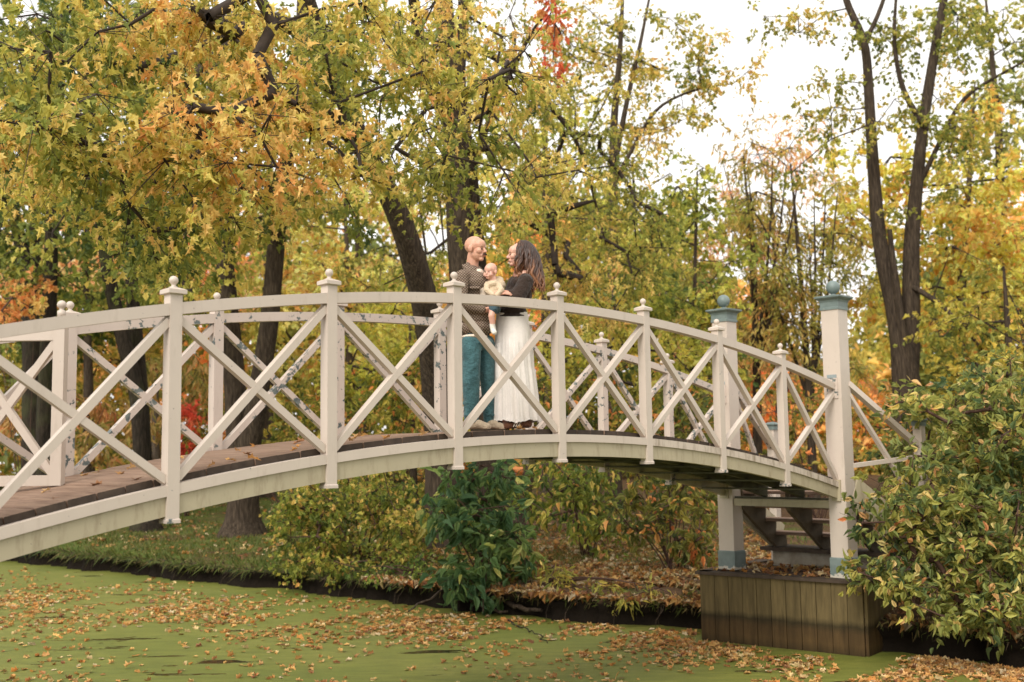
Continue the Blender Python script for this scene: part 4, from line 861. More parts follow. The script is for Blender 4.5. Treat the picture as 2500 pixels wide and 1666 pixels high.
# fallen leaves on the far bank
q = np.concatenate([px_ground(2600, -100, 1100, 1170, 1400), px_ground(5200, 1200, 1900, 1240, 1500), px_ground(2600, 1000, 1760, 1380, 1520), rgg.uniform([3, 14.5], [9.5, 21], (3200, 2)), rgg.uniform([4.6, 12.7], [9, 15], (1400, 2)), (lambda s_: shore_pt(s_) + LN * (rgg.uniform(-.05, .3, 1500) - .8 * np.interp(s_, ss, jit))[:, None])(rgg.uniform(_t[9], _t[15], 1500))])
d = shore_d(q[:, 0], q[:, 1]); q = q[(d > -.08) & (q[:, 1] < 55)]; N = len(q)
lp = np.stack([q[:, 0], q[:, 1], np.maximum(gz(q[:, 0], q[:, 1]), .36) + .025], 1)
nr = rgg.normal(0, .35, (N, 3)) + np.array([0, 0, 1]); axd = rgg.normal(0, 1, (N, 3)) * np.array([1, 1, .25])
V, F, C_ = leaf_geo('maple_lo', lp, axd, nr, rgg.uniform(.06, .12, N) * (1 + np.linalg.norm(q, axis=1) / 90), dry(N) * np.where(q[:, :1] > -.8, .7, 1), rgg)
tag(link('leaf_litter', mesh_np('leaf_litter', V, F, M['leaf_dry'], C_)), 'dry brown and yellow leaves strewn over the bank', 'leaves', kind='stuff')
# litter lying on the pier top and under the steps
N = 420; u = rgg.uniform(6.3, 8.3, N); v = rgg.uniform(-.15, 1.85, N); lp = np.stack([b2w(a, c_, BB) for a, c_ in zip(u, v)])
lp[:, 2] = np.maximum(lp[:, 2] - .005, gz(lp[:, 0], lp[:, 1]) + .015) + .008
V, F, C_ = leaf_geo('maple_lo', lp, rgg.normal(0, 1, (N, 3)) * np.array([1, 1, .2]), rgg.normal(0, .4, (N, 3)) + np.array([0, 0, 1]), rgg.uniform(.06, .11, N), dry(N) * .75, rgg)
tag(link('pier_leaves', mesh_np('pier_leaves', V, F, M['leaf_dry'], C_)), 'brown leaves heaped on the pier top under the steps', 'leaves', kind='stuff')
# floating leaves
def yc(x): return np.interp(x, [-200, 0, 500, 900, 1300, 1700, 2100, 2500], [1465, 1472, 1490, 1520, 1525, 1560, 1615, 1635])
n1, n2, n3 = 10500, 2600, 1900
xs = np.r_[rgg.uniform(-150, 2600, n1), rgg.uniform(-150, 2600, n2), rgg.uniform(2100, 2600, n3)]
ys = np.r_[yc(xs[:n1]) + rgg.normal(0, 34, n1), rgg.uniform(1390, 1690, n2), 1612 + rgg.normal(0, 20, n3)]
lp = np.array([PZ(x, y, .006) for x, y in zip(xs, ys) ])
clump = np.sin(lp[:, 0] * 1.7 + 1) * np.sin(lp[:, 1] * 1.1 + lp[:, 0] * .6) + .55 * np.sin(lp[:, 0] * 4.1 - lp[:, 1] * 3.3)
d = shore_d(lp[:, 0], lp[:, 1]); keep = (d < -.08) & (lp[:, 1] < 40) & (rgg.uniform(0, 1, len(lp)) < .55 + .62 * clump); lp = lp[keep]
pu = ((lp[:, 0] - BX) * CU + (lp[:, 1] - BY) * SU); pv = (-(lp[:, 0] - BX) * SU + (lp[:, 1] - BY) * CU)
lp = lp[~((pu > 5.95) & (pu < 8.3) & (pv > -.4) & (pv < 2.1))]; N = len(lp)
axd = rgg.normal(0, 1, (N, 3)) * np.array([1, 1, .08]); nr = rgg.normal(0, .22, (N, 3)) + np.array([0, 0, 1]); sz = rgg.uniform(.055, .115, N)
cl_ = dry(N, [.27, .24, .14, .13, .07, .09, .06]); lp[:, 2] = .010 + sz * .03
px_big = sz / np.linalg.norm(lp - CAMP, axis=1); inside = (np.abs(lp[:, 0] / lp[:, 1]) < .455) & (lp[:, 1] > 12.3)
sel = np.zeros(N, bool); sel[np.argsort(np.where(inside, -px_big, 0))[:300]] = True
leaf_objects(None, 'maple', lp[sel], axd[sel], nr[sel], sz[sel], cl_[sel], M['leaf_dry'], 'floating_leaf', 14, rgg, ('fallen yellow or brown leaf floating on the duckweed of the pond', 'leaf', 'leaves floating on the pond'))
V, F, C_ = leaf_geo('maple_lo', lp[~sel], axd[~sel], nr[~sel], sz[~sel], cl_[~sel], rgg)
tag(link('floating_leaves', mesh_np('floating_leaves', V, F, M['leaf_dry'], C_)), 'drift of small yellow leaves floating along the far shore', 'leaves', kind='stuff')
# leaves lying on the deck
dl = [(-3.3, .35), (-3.1, .8), (-2.9, .5), (-2.75, .25), (-2.55, .95), (-2.4, .4), (-2.3, 1.2), (-2.1, .7), (-2.0, .2), (-1.8, 1.3), (-1.7, .5), (-1.5, 1.0), (-1.45, .22), (-1.2, .6), (-1.1, 1.35), (-.9, .3), (-.8, 1.0), (-.6, .18), (-.5, 1.3), (-.35, .8), (-.2, .16), (0, 1.2), (.1, .5), (.3, 1.4), (.95, .2), (1.15, .15), (1.6, .25), (2.1, 1.4), (2.9, .16), (3.1, 1.45), (-2.2, .12), (-1.95, .09), (-3.5, .6), (-2.65, 1.4), (-2.5, 1.5)]
N = len(dl); lp = np.array([b2w(u + rgg.normal(0, .04), v, zd(u) + .012) for u, v in dl])
leaf_objects(None, 'maple', lp, rgg.normal(0, 1, (N, 3)) * np.array([1, 1, .1]), rgg.normal(0, .3, (N, 3)) + np.array([0, 0, 1]), rgg.uniform(.07, .12, N), dry(N), M['leaf_dry'], 'deck_leaf', 6, rgg, ('dry curled leaf lying on the bridge deck', 'leaf', 'leaves lying on the bridge deck'))
# roots and sticks at the waterline
def stick(name, label, pts, r0, r1, cat, mt='bark_dark', jit=.02, sides=6):
    q_, r_ = smooth_path(pts, np.linspace(r0, r1, len(pts)), .12); q_ = q_ + np.random.default_rng(len(label)).normal(0, jit, q_.shape)
    V, F = tube(q_, r_, sides, .15, len(label)); b0 = np.array(q_[0]); o = link(name, mesh_np(name, V - b0, F, M[mt], smooth=True), None, tuple(b0)); tag(o, label, cat); return o
stick('root', 'thick bent root sticking out of the bank under the dark green shrub', [P(1215, 1450, 17.9), P(1240, 1475, 17.5), P(1290, 1485, 17.2), P(1320, 1492, 17.1)], .05, .03, 'root', 'bark')
stick('root', 'curved root loop under the dark green shrub beside the dead branch', [P(1150, 1450, 18.0), P(1160, 1478, 17.7), P(1200, 1488, 17.5), P(1240, 1495, 17.4)], .045, .02, 'root', 'bark')
stick('dead_branch', 'long bare branch slanting from the bank down into the pond', [P(1105, 1425, 18.2), P(1060, 1455, 17.4), P(995, 1490, 16.9)], .022, .012, 'branch', 'bark_pale')
stick('dead_branch', 'thin bare stick standing upright below the dark green shrub', [P(1190, 1385, 17.5), P(1182, 1440, 17.4), P(1176, 1492, 17.2)], .014, .010, 'branch', 'bark')
stick('dead_branch', 'thin fallen twig floating among the leaves near the shore', [PZ(1240, 1520, .02), PZ(1290, 1535, .05), PZ(1340, 1570, .01)], .012, .006, 'branch', 'bark_dark')
for i in range(16):
    x = random.uniform(20, 1690); s_ = shore_pt(np.interp(x, [0, 1700], [_t[3], _t[14]])); q0 = np.array([s_[0], s_[1], .34]) + np.r_[LN * .12, 0]
    pts = [q0, q0 + np.r_[-LN * .16, -.06], q0 + np.r_[-LN * .19 + rgg.normal(0, .06, 2), -.22], q0 + np.r_[-LN * .2 + rgg.normal(0, .10, 2), -.36]]
    o = stick('root', 'thin hanging root dangling from the undercut bank edge', pts, .008, .003, 'root', 'bark', .02, 4); o['group'] = 'roots hanging from the bank edge'

# ================================================================== PEOPLE
def ell_mesh(bm, c_, r_, rot=None, seg=14):
    m4 = Matrix.Translation(Vector(c_)) @ (rot.to_4x4() if rot is not None else Matrix.Identity(4)) @ Matrix.Diagonal((r_[0], r_[1], r_[2], 1))
    bmesh.ops.create_uvsphere(bm, u_segments=seg, v_segments=seg // 2 + 1, radius=1, matrix=m4)
def cap_mesh(bm, a, ra, b_, rb, n_=12):
    a, b_ = Vector(a), Vector(b_); d = b_ - a; L = d.length
    if L < 1e-5: ell_mesh(bm, a, (ra,) * 3); return
    q = d.normalized().to_track_quat('Z', 'Y').to_matrix(); rings = []
    for i in range(1, 5): t = i / 4 * math.pi / 2; rings.append((ra * math.sin(t), -ra * math.cos(t)))
    for i in range(0, 4): t = i / 4 * math.pi / 2; rings.append((rb * math.cos(t), L + rb * math.sin(t)))
    vs = []
    for r_, z in rings: vs.append([bm.verts.new(a + q @ Vector((r_ * math.cos(6.2832 * j / n_), r_ * math.sin(6.2832 * j / n_), z))) for j in range(n_)])
    v0 = bm.verts.new(a + q @ Vector((0, 0, -ra))); v1 = bm.verts.new(a + q @ Vector((0, 0, L + rb)))
    for i in range(len(vs) - 1):
        for j in range(n_): bm.faces.new((vs[i][j], vs[i][(j + 1) % n_], vs[i + 1][(j + 1) % n_], vs[i + 1][j]))
    for j in range(n_): bm.faces.new((v0, vs[0][(j + 1) % n_], vs[0][j])); bm.faces.new((v1, vs[-1][j], vs[-1][(j + 1) % n_]))
def blob(name, prims, material, parent, voxel=.008, smooth=4, disp=None):
    bm = bmesh.new()
    for p in prims:
        if p[0] == 'c': cap_mesh(bm, *p[1:])
        else: ell_mesh(bm, *p[1:])
    me = bpy.data.meshes.new(name); bm.to_mesh(me); bm.free()
    t_ = bpy.data.objects.new('tmp', me); COL.objects.link(t_)
    r_ = t_.modifiers.new('r', 'REMESH'); r_.mode = 'VOXEL'; r_.voxel_size = voxel
    s_ = t_.modifiers.new('s', 'SMOOTH'); s_.iterations = smooth; s_.factor = .5
    dg = bpy.context.evaluated_depsgraph_get(); ev = t_.evaluated_get(dg); nm = bpy.data.meshes.new_from_object(ev)
    bpy.data.objects.remove(t_); bpy.data.meshes.remove(me)
    nm.name = name; nm.materials.clear(); nm.materials.append(material)
    co = np.empty(len(nm.vertices) * 3, np.float32); nm.vertices.foreach_get('co', co); co = co.reshape(-1, 3)
    if disp is not None: co = disp(co)
    base = np.array(parent.location) if parent is not None else np.zeros(3)
    nm.vertices.foreach_set('co', (co - base).astype(np.float32).ravel()); nm.polygons.foreach_set('use_smooth', [True] * len(nm.polygons)); nm.update()
    return link(name, nm, parent)
def V3(*a): return Vector(a)
def skin(name, c_, red):
    m, n, l, b, o = mat(name); cc = coords(n, l, world=True)
    l.new(ramp(n, l, noise(n, l, cc.outputs[0], 14, 4), [(.35, c_), (.7, red)]), b.inputs['Base Color'])
    b.inputs['Roughness'].default_value = .5; b.inputs['Subsurface Weight'].default_value = .12; b.inputs['Subsurface Radius'].default_value = (.02, .008, .004); b.inputs['Subsurface Scale'].default_value = .5
    return m
M['skin_man'] = skin('man_skin', (.60, .335, .225), (.56, .28, .19)); M['skin_wom'] = skin('woman_skin', (.66, .38, .27), (.62, .32, .24)); M['skin_baby'] = skin('baby_skin', (.68, .40, .29), (.64, .33, .25))
def cloth(name, c_, scale=220, nz=.12, rough=.9, bs=.9):
    m, n, l, b, o = mat(name); cc = coords(n, l, world=True)
    f = noise(n, l, cc.outputs[0], scale, 2); g_ = noise(n, l, cc.outputs[0], 9, 3)
    s_ = math_(n, l, 'ADD', math_(n, l, 'MULTIPLY', f, .5), math_(n, l, 'MULTIPLY', g_, .5))
    l.new(ramp(n, l, s_, [(.35, tuple(v * (1 - nz) for v in c_)), (.65, tuple(v * (1 + nz) for v in c_))]), b.inputs['Base Color'])
    b.inputs['Roughness'].default_value = rough; b.inputs['Sheen Weight'].default_value = .15; b.inputs['Specular IOR Level'].default_value = .15
    fold = noise(n, l, cc.outputs[0], 16, 4); bump(n, l, b, fold, bs, .04)
    return m
M['jeans'] = cloth('teal_denim', (.052, .120, .130), 120, .35); M['tee'] = cloth('cream_tshirt', (.72, .60, .48)); M['sweater'] = cloth('dark_brown_knit', (.036, .023, .017), 300, .3)
M['skirt'] = cloth('white_cotton', (.80, .74, .68), 60, .05, bs=.12); M['hoodie'] = cloth('beige_fleece', (.56, .44, .30)); M['baby_denim'] = cloth('blue_denim', (.05, .085, .10)); M['sock'] = cloth('white_sock', (.72, .68, .60))
M['canvas'] = cloth('tan_canvas', (.42, .33, .23)); M['brown_suede'] = cloth('brown_suede', (.12, .052, .028)); M['gum'] = plain('gum_sole', (.36, .19, .09), .6); M['lace'] = plain('pale_stripe', (.70, .63, .52), .7)
M['brow'] = plain('dark_hair', (.05, .028, .018), .6, .3, 80); M['eye'] = plain('dark_eye', (.02, .014, .01), .2, .1, 50, .6); M['lip'] = plain('lip', (.42, .16, .12), .5); M['teeth'] = plain('teeth', (.78, .72, .64), .4); M['eyewhite'] = plain('eye_white', (.7, .66, .62), .3)
# houndstooth-like check
m, n, l, b, o = mat('brown_check_cloth'); M['check'] = m
cc = coords(n, l, world=True); cq = coords(n, l, world=True, scale=(1, 0, 1)); cq.inputs['Location'].default_value = (0, .013, 0); cq.inputs['Rotation'].default_value = (0, .12, 0)
ck = n.new('ShaderNodeTexChecker'); ck.inputs['Scale'].default_value = 76; l.new(cq.outputs[0], ck.inputs['Vector']); ckf = ck.outputs['Fac']
c2 = coords(n, l, world=True, scale=(1, 1, 1)); wv = n.new('ShaderNodeTexWave'); wv.inputs['Scale'].default_value = 11; wv.bands_direction = 'Z'; l.new(c2.outputs[0], wv.inputs['Vector'])
ca = mixc(n, l, ckf, (.062, .041, .031), (.31, .24, .18)); ca = mixc(n, l, math_(n, l, 'MULTIPLY', wv.outputs[0], .35), ca, (.10, .06, .045))
l.new(ca, b.inputs['Base Color']); b.inputs['Roughness'].default_value = .95; b.inputs['Specular IOR Level'].default_value = .1; bump(n, l, b, noise(n, l, cc.outputs[0], 14, 3), .7, .02)
# hair: dark at the crown, copper towards the ends
m, n, l, b, o = mat('long_wavy_hair'); M['hair'] = m
ge = n.new('ShaderNodeNewGeometry'); sx = n.new('ShaderNodeSeparateXYZ'); l.new(ge.outputs['Position'], sx.inputs[0])
oi = n.new('ShaderNodeAttribute'); oi.attribute_name = 'Col'
cc = coords(n, l, world=True); f = math_(n, l, 'ADD', oi.outputs['Fac'], math_(n, l, 'MULTIPLY', math_(n, l, 'SUBTRACT', noise(n, l, cc.outputs[0], 60, 4), .5), .5))
l.new(ramp(n, l, f, [(.1, (.038, .020, .014)), (.5, (.085, .038, .022)), (.95, (.27, .115, .05))]), b.inputs['Base Color']); b.inputs['Roughness'].default_value = .42; b.inputs['Specular IOR Level'].default_value = .45

def head(prefix, root, ctr, fwd, s, material, pitch=0., baby=False, ears=True, brow=True, tilt=0.):
    """face looks along fwd; ctr = middle of the head; s = head height / 0.245"""
    f = Vector((fwd[0], fwd[1], 0)).normalized(); u = Vector((0, 0, 1)); f = (f * math.cos(pitch) + u * math.sin(pitch)); lft = u.cross(f).normalized(); u2 = f.cross(lft)
    if tilt: q = Matrix.Rotation(tilt, 3, f); lft = q @ lft; u2 = q @ u2
    Rm = Matrix((f, lft, u2)).transposed(); c0 = Vector(ctr)
    def p(x, y, z): return c0 + Rm @ Vector((x * s, y * s, z * s))
    def e(x, y, z, a, b_, c_): return ('e', p(x, y, z), (a * s, b_ * s, c_ * s), Rm)
    cr = 1.08 if baby else 1.0
    pr = [e(-.018, 0, .035, .098 * cr, .078 * cr, .086 * cr), e(.028, 0, -.04, .062, .060, .078 if not baby else .066), e(0, 0, -.055, .062, .058, .052), e(.066, 0, -.100 if not baby else -.088, .024, .028, .020),
          e(.050, 0, .035, .050, .062, .055), e(.074, 0, .014, .020, .050, .013), e(.058, .040, -.026, .030, .026, .030), e(.058, -.040, -.026, .030, .026, .030),
          e(.080, 0, -.066, .020, .030, .020)]
    if baby: pr += [e(.058, .045, -.045, .034, .030, .032), e(.058, -.045, -.045, .034, .030, .032)]
    nl = .112 if not baby else .100
    pr += [('c', p(.086, 0, .004), .010 * s, p(nl, 0, -.030), .0125 * s), ('c', p(nl - .012, .011, -.035), .009 * s, p(nl - .012, -.011, -.035), .009 * s)]
    if ears:
        for sg in (-1, 1): pr += [e(-.010, sg * .079 * (1.05 if baby else 1), -.008, .023, .010, .034), e(-.016, sg * .086 * (1.05 if baby else 1), -.002, .018, .008, .026)]
    return pr, p, Rm
def face_bits(root, p, Rm, s, smile=True, brow='brow', baby=False):
    for sg in (-1, 1):
        bm = bmesh.new(); ell_mesh(bm, p(.083, sg * .031, -.008), (.008 * s, .011 * s, .0055 * s), Rm, 10); me = bpy.data.meshes.new('eye'); ell_mesh(bm, p(.089, sg * .031, -.009), (.005 * s, .0075 * s, .0070 * s), Rm, 10)
        for v in bm.verts: v.co -= Vector(root.location)
        bm.to_mesh(me); bm.free(); me.materials.append(M['eye']); link('eye', me, root)
        if brow:
            blob('eyebrow', [('c', p(.090, sg * .016, .014), .0035 * s, p(.083, sg * .044, .016), .0028 * s)], M[brow], root, .0025, 1)
    blob('mouth', [('c', p(.100, .022 * (1 if not baby else .6), -.066), .0045 * s, p(.106, 0, -.070), .0065 * s), ('c', p(.106, 0, -.070), .0065 * s, p(.100, -.022 * (1 if not baby else .6), -.066), .0045 * s)], M['lip'], root, .003, 1)
def hand(wrist, dirv, palm_n, s=1., curl=.5):
    """palm and five bent fingers"""
    w_, d = Vector(wrist), Vector(dirv).normalized(); nn = Vector(palm_n); nn = (nn - d * nn.dot(d)).normalized(); sd_ = d.cross(nn)
    pr = [('c', w_, .024 * s, w_ + d * .04 * s, .026 * s)]
    for k in range(4):
        o_ = (k - 1.5) * .018 * s; a = w_ + d * .045 * s + sd_ * o_; ln = (.040, .046, .044, .034)[k] * s
        b_ = a + d * .035 * s; c_ = b_ + (d + nn * curl).normalized() * ln; e_ = c_ + (d + nn * curl * 2.2).normalized() * ln * .65
        pr += [('c', w_ + d * .01 * s + sd_ * o_ * .8, .015 * s, b_, .0105 * s), ('c', b_, .0095 * s, c_, .0085 * s), ('c', c_, .0085 * s, e_, .0070 * s)]
    t0 = w_ + d * .012 * s - sd_ * .024 * s; t1 = t0 + (d * .6 - sd_ * .7 + nn * .3).normalized() * .038 * s; t2 = t1 + (d * .9 - sd_ * .2 + nn * .4).normalized() * .03 * s
    return pr + [('c', t0, .014 * s, t1, .0105 * s), ('c', t1, .0105 * s, t2, .0085 * s)]
def shoe(root, heel, toe, upper, sole, w_=.042, stripes=False):
    h, t = Vector(heel), Vector(toe); d = (t - h).normalized(); sd_ = Vector((-d.y, d.x, 0)); u = Vector((0, 0, 1))
    o = blob('shoe', [('c', h + u * .055, .042, h + d * .10 + u * .06, .042), ('c', h + d * .06 + u * .07, .04, t - d * .05 + u * .032, .036), ('c', h + d * .02 + u * .10, .038, h + d * .05 + u * .07, .044)], M[upper], root, .008, 2,
         lambda co: np.c_[co[:, :2], np.maximum(co[:, 2], h.z + .012)])
    so = blob('sole', [('c', h + u * .016, .040, h + d * .12 + u * .016, .040), ('c', h + d * .12 + u * .016, .042, t - d * .02 + u * .016, .038)], M[sole], o, .008, 1, lambda co: np.c_[co[:, :2], np.clip(co[:, 2], h.z, h.z + .026)])
    so.location = -Vector((0, 0, 0))
    if stripes:
        for k in range(3):
            a = h + d * (.09 + .022 * k) + u * .03 - Vector((0, 1, 0)) * .043; b2 = h + d * (.065 + .022 * k) + u * .085 - Vector((0, 1, 0)) * .036
            blob('stripe', [('c', a, .006, b2, .006)], M['lace'], root, .003, 1)
    return o

# ---------------- the man
MY = 10.30
def pm_(x, y, dy=0.): return Vector(P(x, y, MY + dy))
zdm = float(b2w(.75, .55, zd(.75))[2])
man = empty('person', (pm_(1160, 1050).x, MY, zdm)); tag(man, 'bald man with a moustache in a brown checked overshirt and teal jeans', 'person')
mf = Vector((.82, -.57, 0)); mr = Vector((-.57, -.82, 0))
pr, hp, Rm = head('man', man, pm_(1161, 608, -.02), (.88, -.47), 1.0, 'skin_man', -.06)
nb = pm_(1153, 640, 0.0)
pr += [('c', pm_(1155, 625, .0), .055, pm_(1152, 662, .03), .062), ('c', pm_(1152, 664, .03), .07, pm_(1156, 690, .02), .09)]
pr += hand(pm_(1186, 757, -.14), (.9, .1, .15), (0, .4, .9), 1.0, .5) + [('c', pm_(1172, 757, -.16), .030, pm_(1187, 757, -.14), .026)]
pr += hand(pm_(1210, 717, -.17), (.95, -.05, .12), (0, .6, -.8), 1.0, .35) + [('c', pm_(1200, 722, -.10), .028, pm_(1212, 717, -.17), .025)]
blob('body', pr, M['skin_man'], man, .0045, 3)
face_bits(man, hp, Rm, 1.0)
blob('moustache', [('c', hp(.106, .024, -.055), .007, hp(.110, .0, -.050), .009), ('c', hp(.110, 0, -.050), .009, hp(.106, -.024, -.055), .007), ('c', hp(.100, .028, -.060), .004, hp(.094, .031, -.070), .003), ('c', hp(.100, -.028, -.060), .004, hp(.094, -.031, -.070), .003)], M['brow'], man, .003, 1)
tors = [('c', pm_(1160, 690, 0), .145, pm_(1164, 790, 0), .130), ('e', pm_(1160, 692, 0), (.165, .18, .13), None), ('c', pm_(1130, 674, -.155), .062, pm_(1190, 674, .15), .062), ('c', pm_(1150, 663, -.06), .06, pm_(1162, 663, .08), .06),
        ('e', pm_(1163, 770, 0), (.155, .165, .15), None), ('e', pm_(1165, 802, 0), (.152, .165, .085), None)]
tors += [('c', pm_(1128, 676, -.175), .066, pm_(1126, 742, -.20), .058), ('c', pm_(1126, 742, -.20), .060, pm_(1176, 757, -.16), .043), ('c', pm_(1192, 676, .15), .06, pm_(1212, 735, .02), .052), ('c', pm_(1212, 735, .02), .052, pm_(1203, 722, -.10), .042)]
def hem(co): z0 = pm_(1160, 823).z; co[:, 2] = np.maximum(co[:, 2], z0 + .008 * np.sin(co[:, 0] * 40)); return co
jk = blob('overshirt', tors, M['check'], man, .008, 3, hem)
for a, b_, c_ in (((1133, 650, -.07), (1147, 668, -.13), .0), ((1168, 655, .07), (1180, 667, -.02), .0)):
    blob('collar', [('c', pm_(1142, 646, -.05) if a[0] < 1150 else pm_(1160, 648, .06), .022, pm_(*b_), .022), ('c', pm_(*a), .022, pm_(*b_), .018), ('c', pm_(*b_), .02, pm_(b_[0] + 8, b_[1] + 6, b_[2] - .03), .012)], M['check'], man, .005, 2)
blob('tshirt', [('c', pm_(1170, 668, -.075), .045, pm_(1180, 720, -.09), .05), ('e', pm_(1158, 824, -.02), (.130, .140, .030), None), ('e', pm_(1162, 664, -.02), (.075, .075, .03), None)], M['tee'], man, .006, 3)
blob('pocket', [('c', pm_(1150, 703, -.175), .016, pm_(1170, 703, -.165), .016)], M['check'], man, .005, 1)
zk = zdm
def cuff(co): co[:, 2] = np.maximum(co[:, 2], zdm + .075); return co
jn = [('e', pm_(1166, 838, 0), (.152, .150, .075), None), ('c', pm_(1150, 840, -.075), .098, pm_(1150, 930, -.10), .084), ('c', pm_(1150, 930, -.10), .084, pm_(1151, 1034, -.08), .066), ('c', pm_(1185, 840, .06), .092, pm_(1190, 930, .05), .070), ('c', pm_(1190, 930, .05), .068, pm_(1194, 1034, .07), .050),
      ('e', pm_(1151, 1014, -.085), (.078, .078, .03), None), ('e', pm_(1194, 1014, .065), (.058, .062, .025), None), ('e', pm_(1149, 985, -.09), (.079, .079, .022), None)]
blob('jeans', jn, M['jeans'], man, .009, 3, cuff)
def onz(v): return Vector((v.x, v.y, zdm))
shoe(man, onz(pm_(1146, 1050, -.07)), onz(pm_(1146, 1050, -.07)) + Vector((.215, -.09, 0)), 'canvas', 'gum')
shoe(man, onz(pm_(1186, 1050, .08)), onz(pm_(1186, 1050, .08)) + Vector((.20, -.11, 0)), 'canvas', 'gum')

# ---------------- the woman
WY = 10.42
def pw_(x, y, dy=0.): return Vector(P(x, y, WY + dy))
zdw = float(b2w(1.1, .4, zd(1.1))[2])
wom = empty('person', (pw_(1262, 1050).x, WY, zdw)); tag(wom, 'woman with long wavy brown hair in a dark sweater and long white skirt', 'person')
pr, hp, Rm = head('woman', wom, pw_(1266, 622, 0), (-.93, -.10), .96, 'skin_wom', .02, ears=False)
pr += [('c', pw_(1275, 640, .0), .046, pw_(1280, 668, .01), .052), ('c', pw_(1270, 672, -.05), .07, pw_(1288, 672, .06), .07), ('e', pw_(1279, 672, 0), (.11, .13, .045), None)]
pr += hand(pw_(1183, 716, -.20), (-.9, .1, .1), (0, .5, .7), .9, .5) + [('c', pw_(1196, 717, -.21), .024, pw_(1184, 716, -.20), .022)]
pr += [('c', pw_(1232, 1015, -.06), .042, pw_(1238, 1040, -.06), .036), ('c', pw_(1262, 1015, .06), .042, pw_(1268, 1040, .06), .036)]
blob('body', pr, M['skin_wom'], wom, .0045, 3)
face_bits(wom, hp, Rm, .96)
blob('teeth', [('c', hp(.1035, .014, -.067), .0035, hp(.1035, -.014, -.067), .0035)], M['teeth'], wom, .003, 1)
sw = [('c', pw_(1268, 700, 0), .125, pw_(1252, 755, 0), .120), ('e', pw_(1272, 695, 0), (.125, .17, .09), None), ('c', pw_(1283, 684, -.14), .066, pw_(1283, 684, .14), .062), ('e', pw_(1250, 762, 0), (.146, .15, .055), None), ('e', pw_(1262, 722, 0), (.15, .155, .11), None),
      ('c', pw_(1284, 688, -.165), .072, pw_(1262, 728, -.22), .078), ('c', pw_(1262, 728, -.22), .076, pw_(1196, 717, -.22), .050), ('c', pw_(1284, 688, .15), .065, pw_(1258, 728, .20), .065), ('c', pw_(1258, 728, .2), .062, pw_(1205, 735, .12), .045), ('e', pw_(1243, 727, -.21), (.09, .06, .062), None), ('e', pw_(1250, 774, 0), (.150, .150, .025), None)]
blob('sweater', sw, M['sweater'], wom, .008, 3)
# tiered skirt, pleated
secs = []; NT = 120
zs = [(764, 1250, 38, .125), (786, 1250, 41, .135), (812, 1252, 44, .145), (838, 1253, 45, .15), (842, 1253, 47, .156), (900, 1254, 49, .165), (905, 1255, 50, .168), (960, 1258, 53, .178), (1000, 1260, 56, .186), (1030, 1262, 58.5, .194)]
sv = []; sfc = []
for k, (y, cx, hw, ry) in enumerate(zs):
    c_ = pw_(cx, y, 0); rx = hw * WY / FPX; amp = max(0, (k - 2)) / 7 * .017
    for j in range(NT):
        a = 2 * math.pi * j / NT; fold = amp * (math.sin(17 * a + .7 * math.sin(3 * a)) * .7 + .5 * math.sin(29 * a + 1.3)) + (.004 * math.sin(41 * a) if k > 3 else 0)
        sv.append((c_.x + (rx + fold) * math.cos(a), c_.y + (ry + fold) * math.sin(a), c_.z + (.012 * math.sin(5 * a) + fold * .3 if k == len(zs) - 1 else 0)))
for k in range(len(zs) - 1):
    for j in range(NT): sfc.append((k * NT + j, (k + 1) * NT + j, (k + 1) * NT + (j + 1) % NT, k * NT + (j + 1) % NT))
me = bpy.data.meshes.new('skirt'); me.from_pydata([tuple(Vector(q) - Vector(wom.location)) for q in sv], [], sfc); me.update(); me.materials.append(M['skirt']); me.polygons.foreach_set('use_smooth', [True] * len(me.polygons)); link('skirt', me, wom)
def onw(v): return Vector((v.x, v.y, zdw))
shoe(wom, onw(pw_(1289, 1050, -.10)), onw(pw_(1289, 1050, -.10)) + Vector((-.26, -.03, 0)), 'brown_suede', 'gum', stripes=True)
shoe(wom, onw(pw_(1252, 1050, .06)), onw(pw_(1252, 1050, .06)) + Vector((-.24, -.06, 0)), 'brown_suede', 'gum', stripes=False)
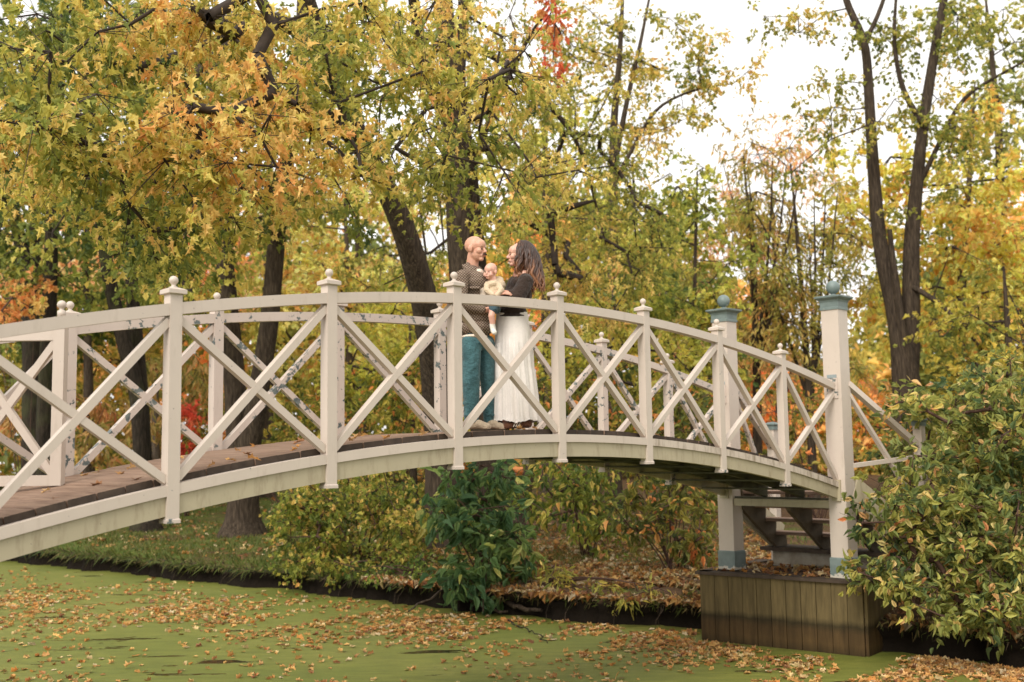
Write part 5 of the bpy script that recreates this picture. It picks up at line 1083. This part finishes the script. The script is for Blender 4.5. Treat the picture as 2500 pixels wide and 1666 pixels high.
# hair: cap plus wavy locks
rh = np.random.default_rng(9); hv, hf, hc = [], [], []; off = 0
hc_ = pw_(1276, 617, 0); 
for i in range(260):
    a = rh.uniform(-2.25, 2.25)                      # 0 = back of the head, +-: sides; face looks to -x
    el_ = rh.uniform(.1, 1.35)
    sx_ = math.cos(el_) * math.cos(a); sy_ = math.cos(el_) * math.sin(a); sz_ = math.sin(el_)
    st_ = Vector((hc_.x + .010 + .098 * sx_, hc_.y + .088 * sy_, hc_.z + .012 + .100 * sz_))
    near = sy_ < 0
    fwd_lock = abs(a) > 1.55
    L = rh.uniform(.34, .46) if not fwd_lock else rh.uniform(.22, .34)
    pts = [st_]; dirn = Vector((sx_ * .8, sy_ * .8, -.25)).normalized(); q = st_; ph = rh.uniform(0, 6.28); am = rh.uniform(.010, .024)
    nst = 14
    for s_ in range(1, nst + 1):
        t = s_ / nst
        tgt = Vector((.10 + .045 * t if not fwd_lock else -.10 * (t > .45) - .02, .25 * np.sign(sy_) * (.35 if t < .4 else .10), -1.0))
        dirn = (dirn * .55 + tgt.normalized() * .45).normalized(); q = q + dirn * (L / nst)
        # keep outside skull
        rel = q - (hc_ + Vector((.0, 0, .01)))
        if rel.z > -.10:
            m_ = math.sqrt((rel.x / .100) ** 2 + (rel.y / .090) ** 2 + (max(0, rel.z) / .105) ** 2)
            if m_ < 1: q = hc_ + Vector((0, 0, .01)) + Vector((rel.x / m_, rel.y / m_, rel.z if rel.z < 0 else rel.z / m_))
        wv_ = am * min(1, t * 1.6) * Vector((math.sin(ph + t * 15), math.cos(ph + t * 13) * .8, 0)); pts.append(q + wv_)
    rad = np.interp(np.linspace(0, 1, len(pts)), [0, .15, .7, 1], [.008, .0115, .0105, .002]) * rh.uniform(.8, 1.3)
    V, F = tube([tuple(v) for v in pts], rad, 5); hv.append(V); hf.append(F + off); off += len(V)
    tcol = np.clip(np.repeat(np.linspace(-.05, 1.05, len(pts)), 5) + rh.normal(0, .13), 0, 1); hc.append(tcol)
hv = np.concatenate(hv) - np.array(wom.location); hcol = np.concatenate(hc)
link('hair', mesh_np('hair', hv, np.concatenate(hf), M['hair'], np.stack([hcol] * 3, 1), smooth=True), wom)
hc2 = blob('hair_cap', [('e', hc_ + Vector((.012, 0, .012)), (.100, .090, .104), None), ('e', hc_ + Vector((.045, 0, -.06)), (.075, .085, .10), None), ('c', hc_ + Vector((.05, 0, -.1)), .07, hc_ + Vector((.085, 0, -.20)), .05)], M['hair'], wom, .008, 3)
a_ = hc2.data.color_attributes.new('Col', 'FLOAT_COLOR', 'POINT'); zz_ = np.array([v.co.z for v in hc2.data.vertices]); tz = np.clip((zz_.max() - zz_) / .5, 0, 1); c4 = np.ones((len(zz_), 4), np.float32); c4[:, :3] = tz[:, None]; a_.data.foreach_set('color', c4.ravel())

# ---------------- the baby
BYY = 10.16
def pb_(x, y, dy=0.): return Vector(P(x, y, BYY + dy))
baby = empty('person', tuple(pb_(1203, 735, .02))); tag(baby, 'baby in a beige hooded top and white socks held between the two adults', 'person')
pr, hp, Rm = head('baby', baby, pb_(1197, 664, 0), (-.50, -.86), .66, 'skin_baby', -.05, baby=True, tilt=-.08)
pr += [('c', pb_(1200, 672, .02), .036, pb_(1203, 690, .02), .045), ('c', pb_(1203, 690, .02), .04, pb_(1205, 745, .0), .04), ('c', pb_(1204, 750, -.02), .036, pb_(1200, 772, -.05), .030), ('c', pb_(1200, 772, -.05), .031, pb_(1203, 798, -.04), .022)]
blob('body', pr, M['skin_baby'], baby, .004, 3)
face_bits(baby, hp, Rm, .66, baby=True, brow=None)
blob('hooded_top', [('c', pb_(1204, 697, .03), .068, pb_(1206, 728, .03), .080), ('c', pb_(1212, 690, .05), .045, pb_(1222, 696, .06), .050), ('e', pb_(1216, 684, .07), (.055, .05, .035), None), ('c', pb_(1190, 696, .0), .034, pb_(1187, 708, -.04), .028), ('c', pb_(1187, 708, -.04), .027, pb_(1203, 720, -.08), .022), ('c', pb_(1216, 697, .0), .034, pb_(1224, 708, -.05), .028), ('c', pb_(1224, 708, -.05), .026, pb_(1214, 720, -.08), .021), ('e', pb_(1202, 694, .0), (.062, .055, .035), None)], M['hoodie'], baby, .005, 3)
blob('denim_shorts', [('c', pb_(1206, 732, .03), .075, pb_(1206, 744, .01), .065), ('c', pb_(1206, 742, .0), .052, pb_(1205, 757, -.03), .043), ('c', pb_(1208, 742, .05), .05, pb_(1212, 756, .05), .042)], M['baby_denim'], baby, .006, 2)
blob('sock', [('c', pb_(1202, 793, -.04), .027, pb_(1204, 806, -.04), .027), ('c', pb_(1204, 807, -.045), .027, pb_(1207, 812, -.075), .024)], M['sock'], baby, .005, 2)
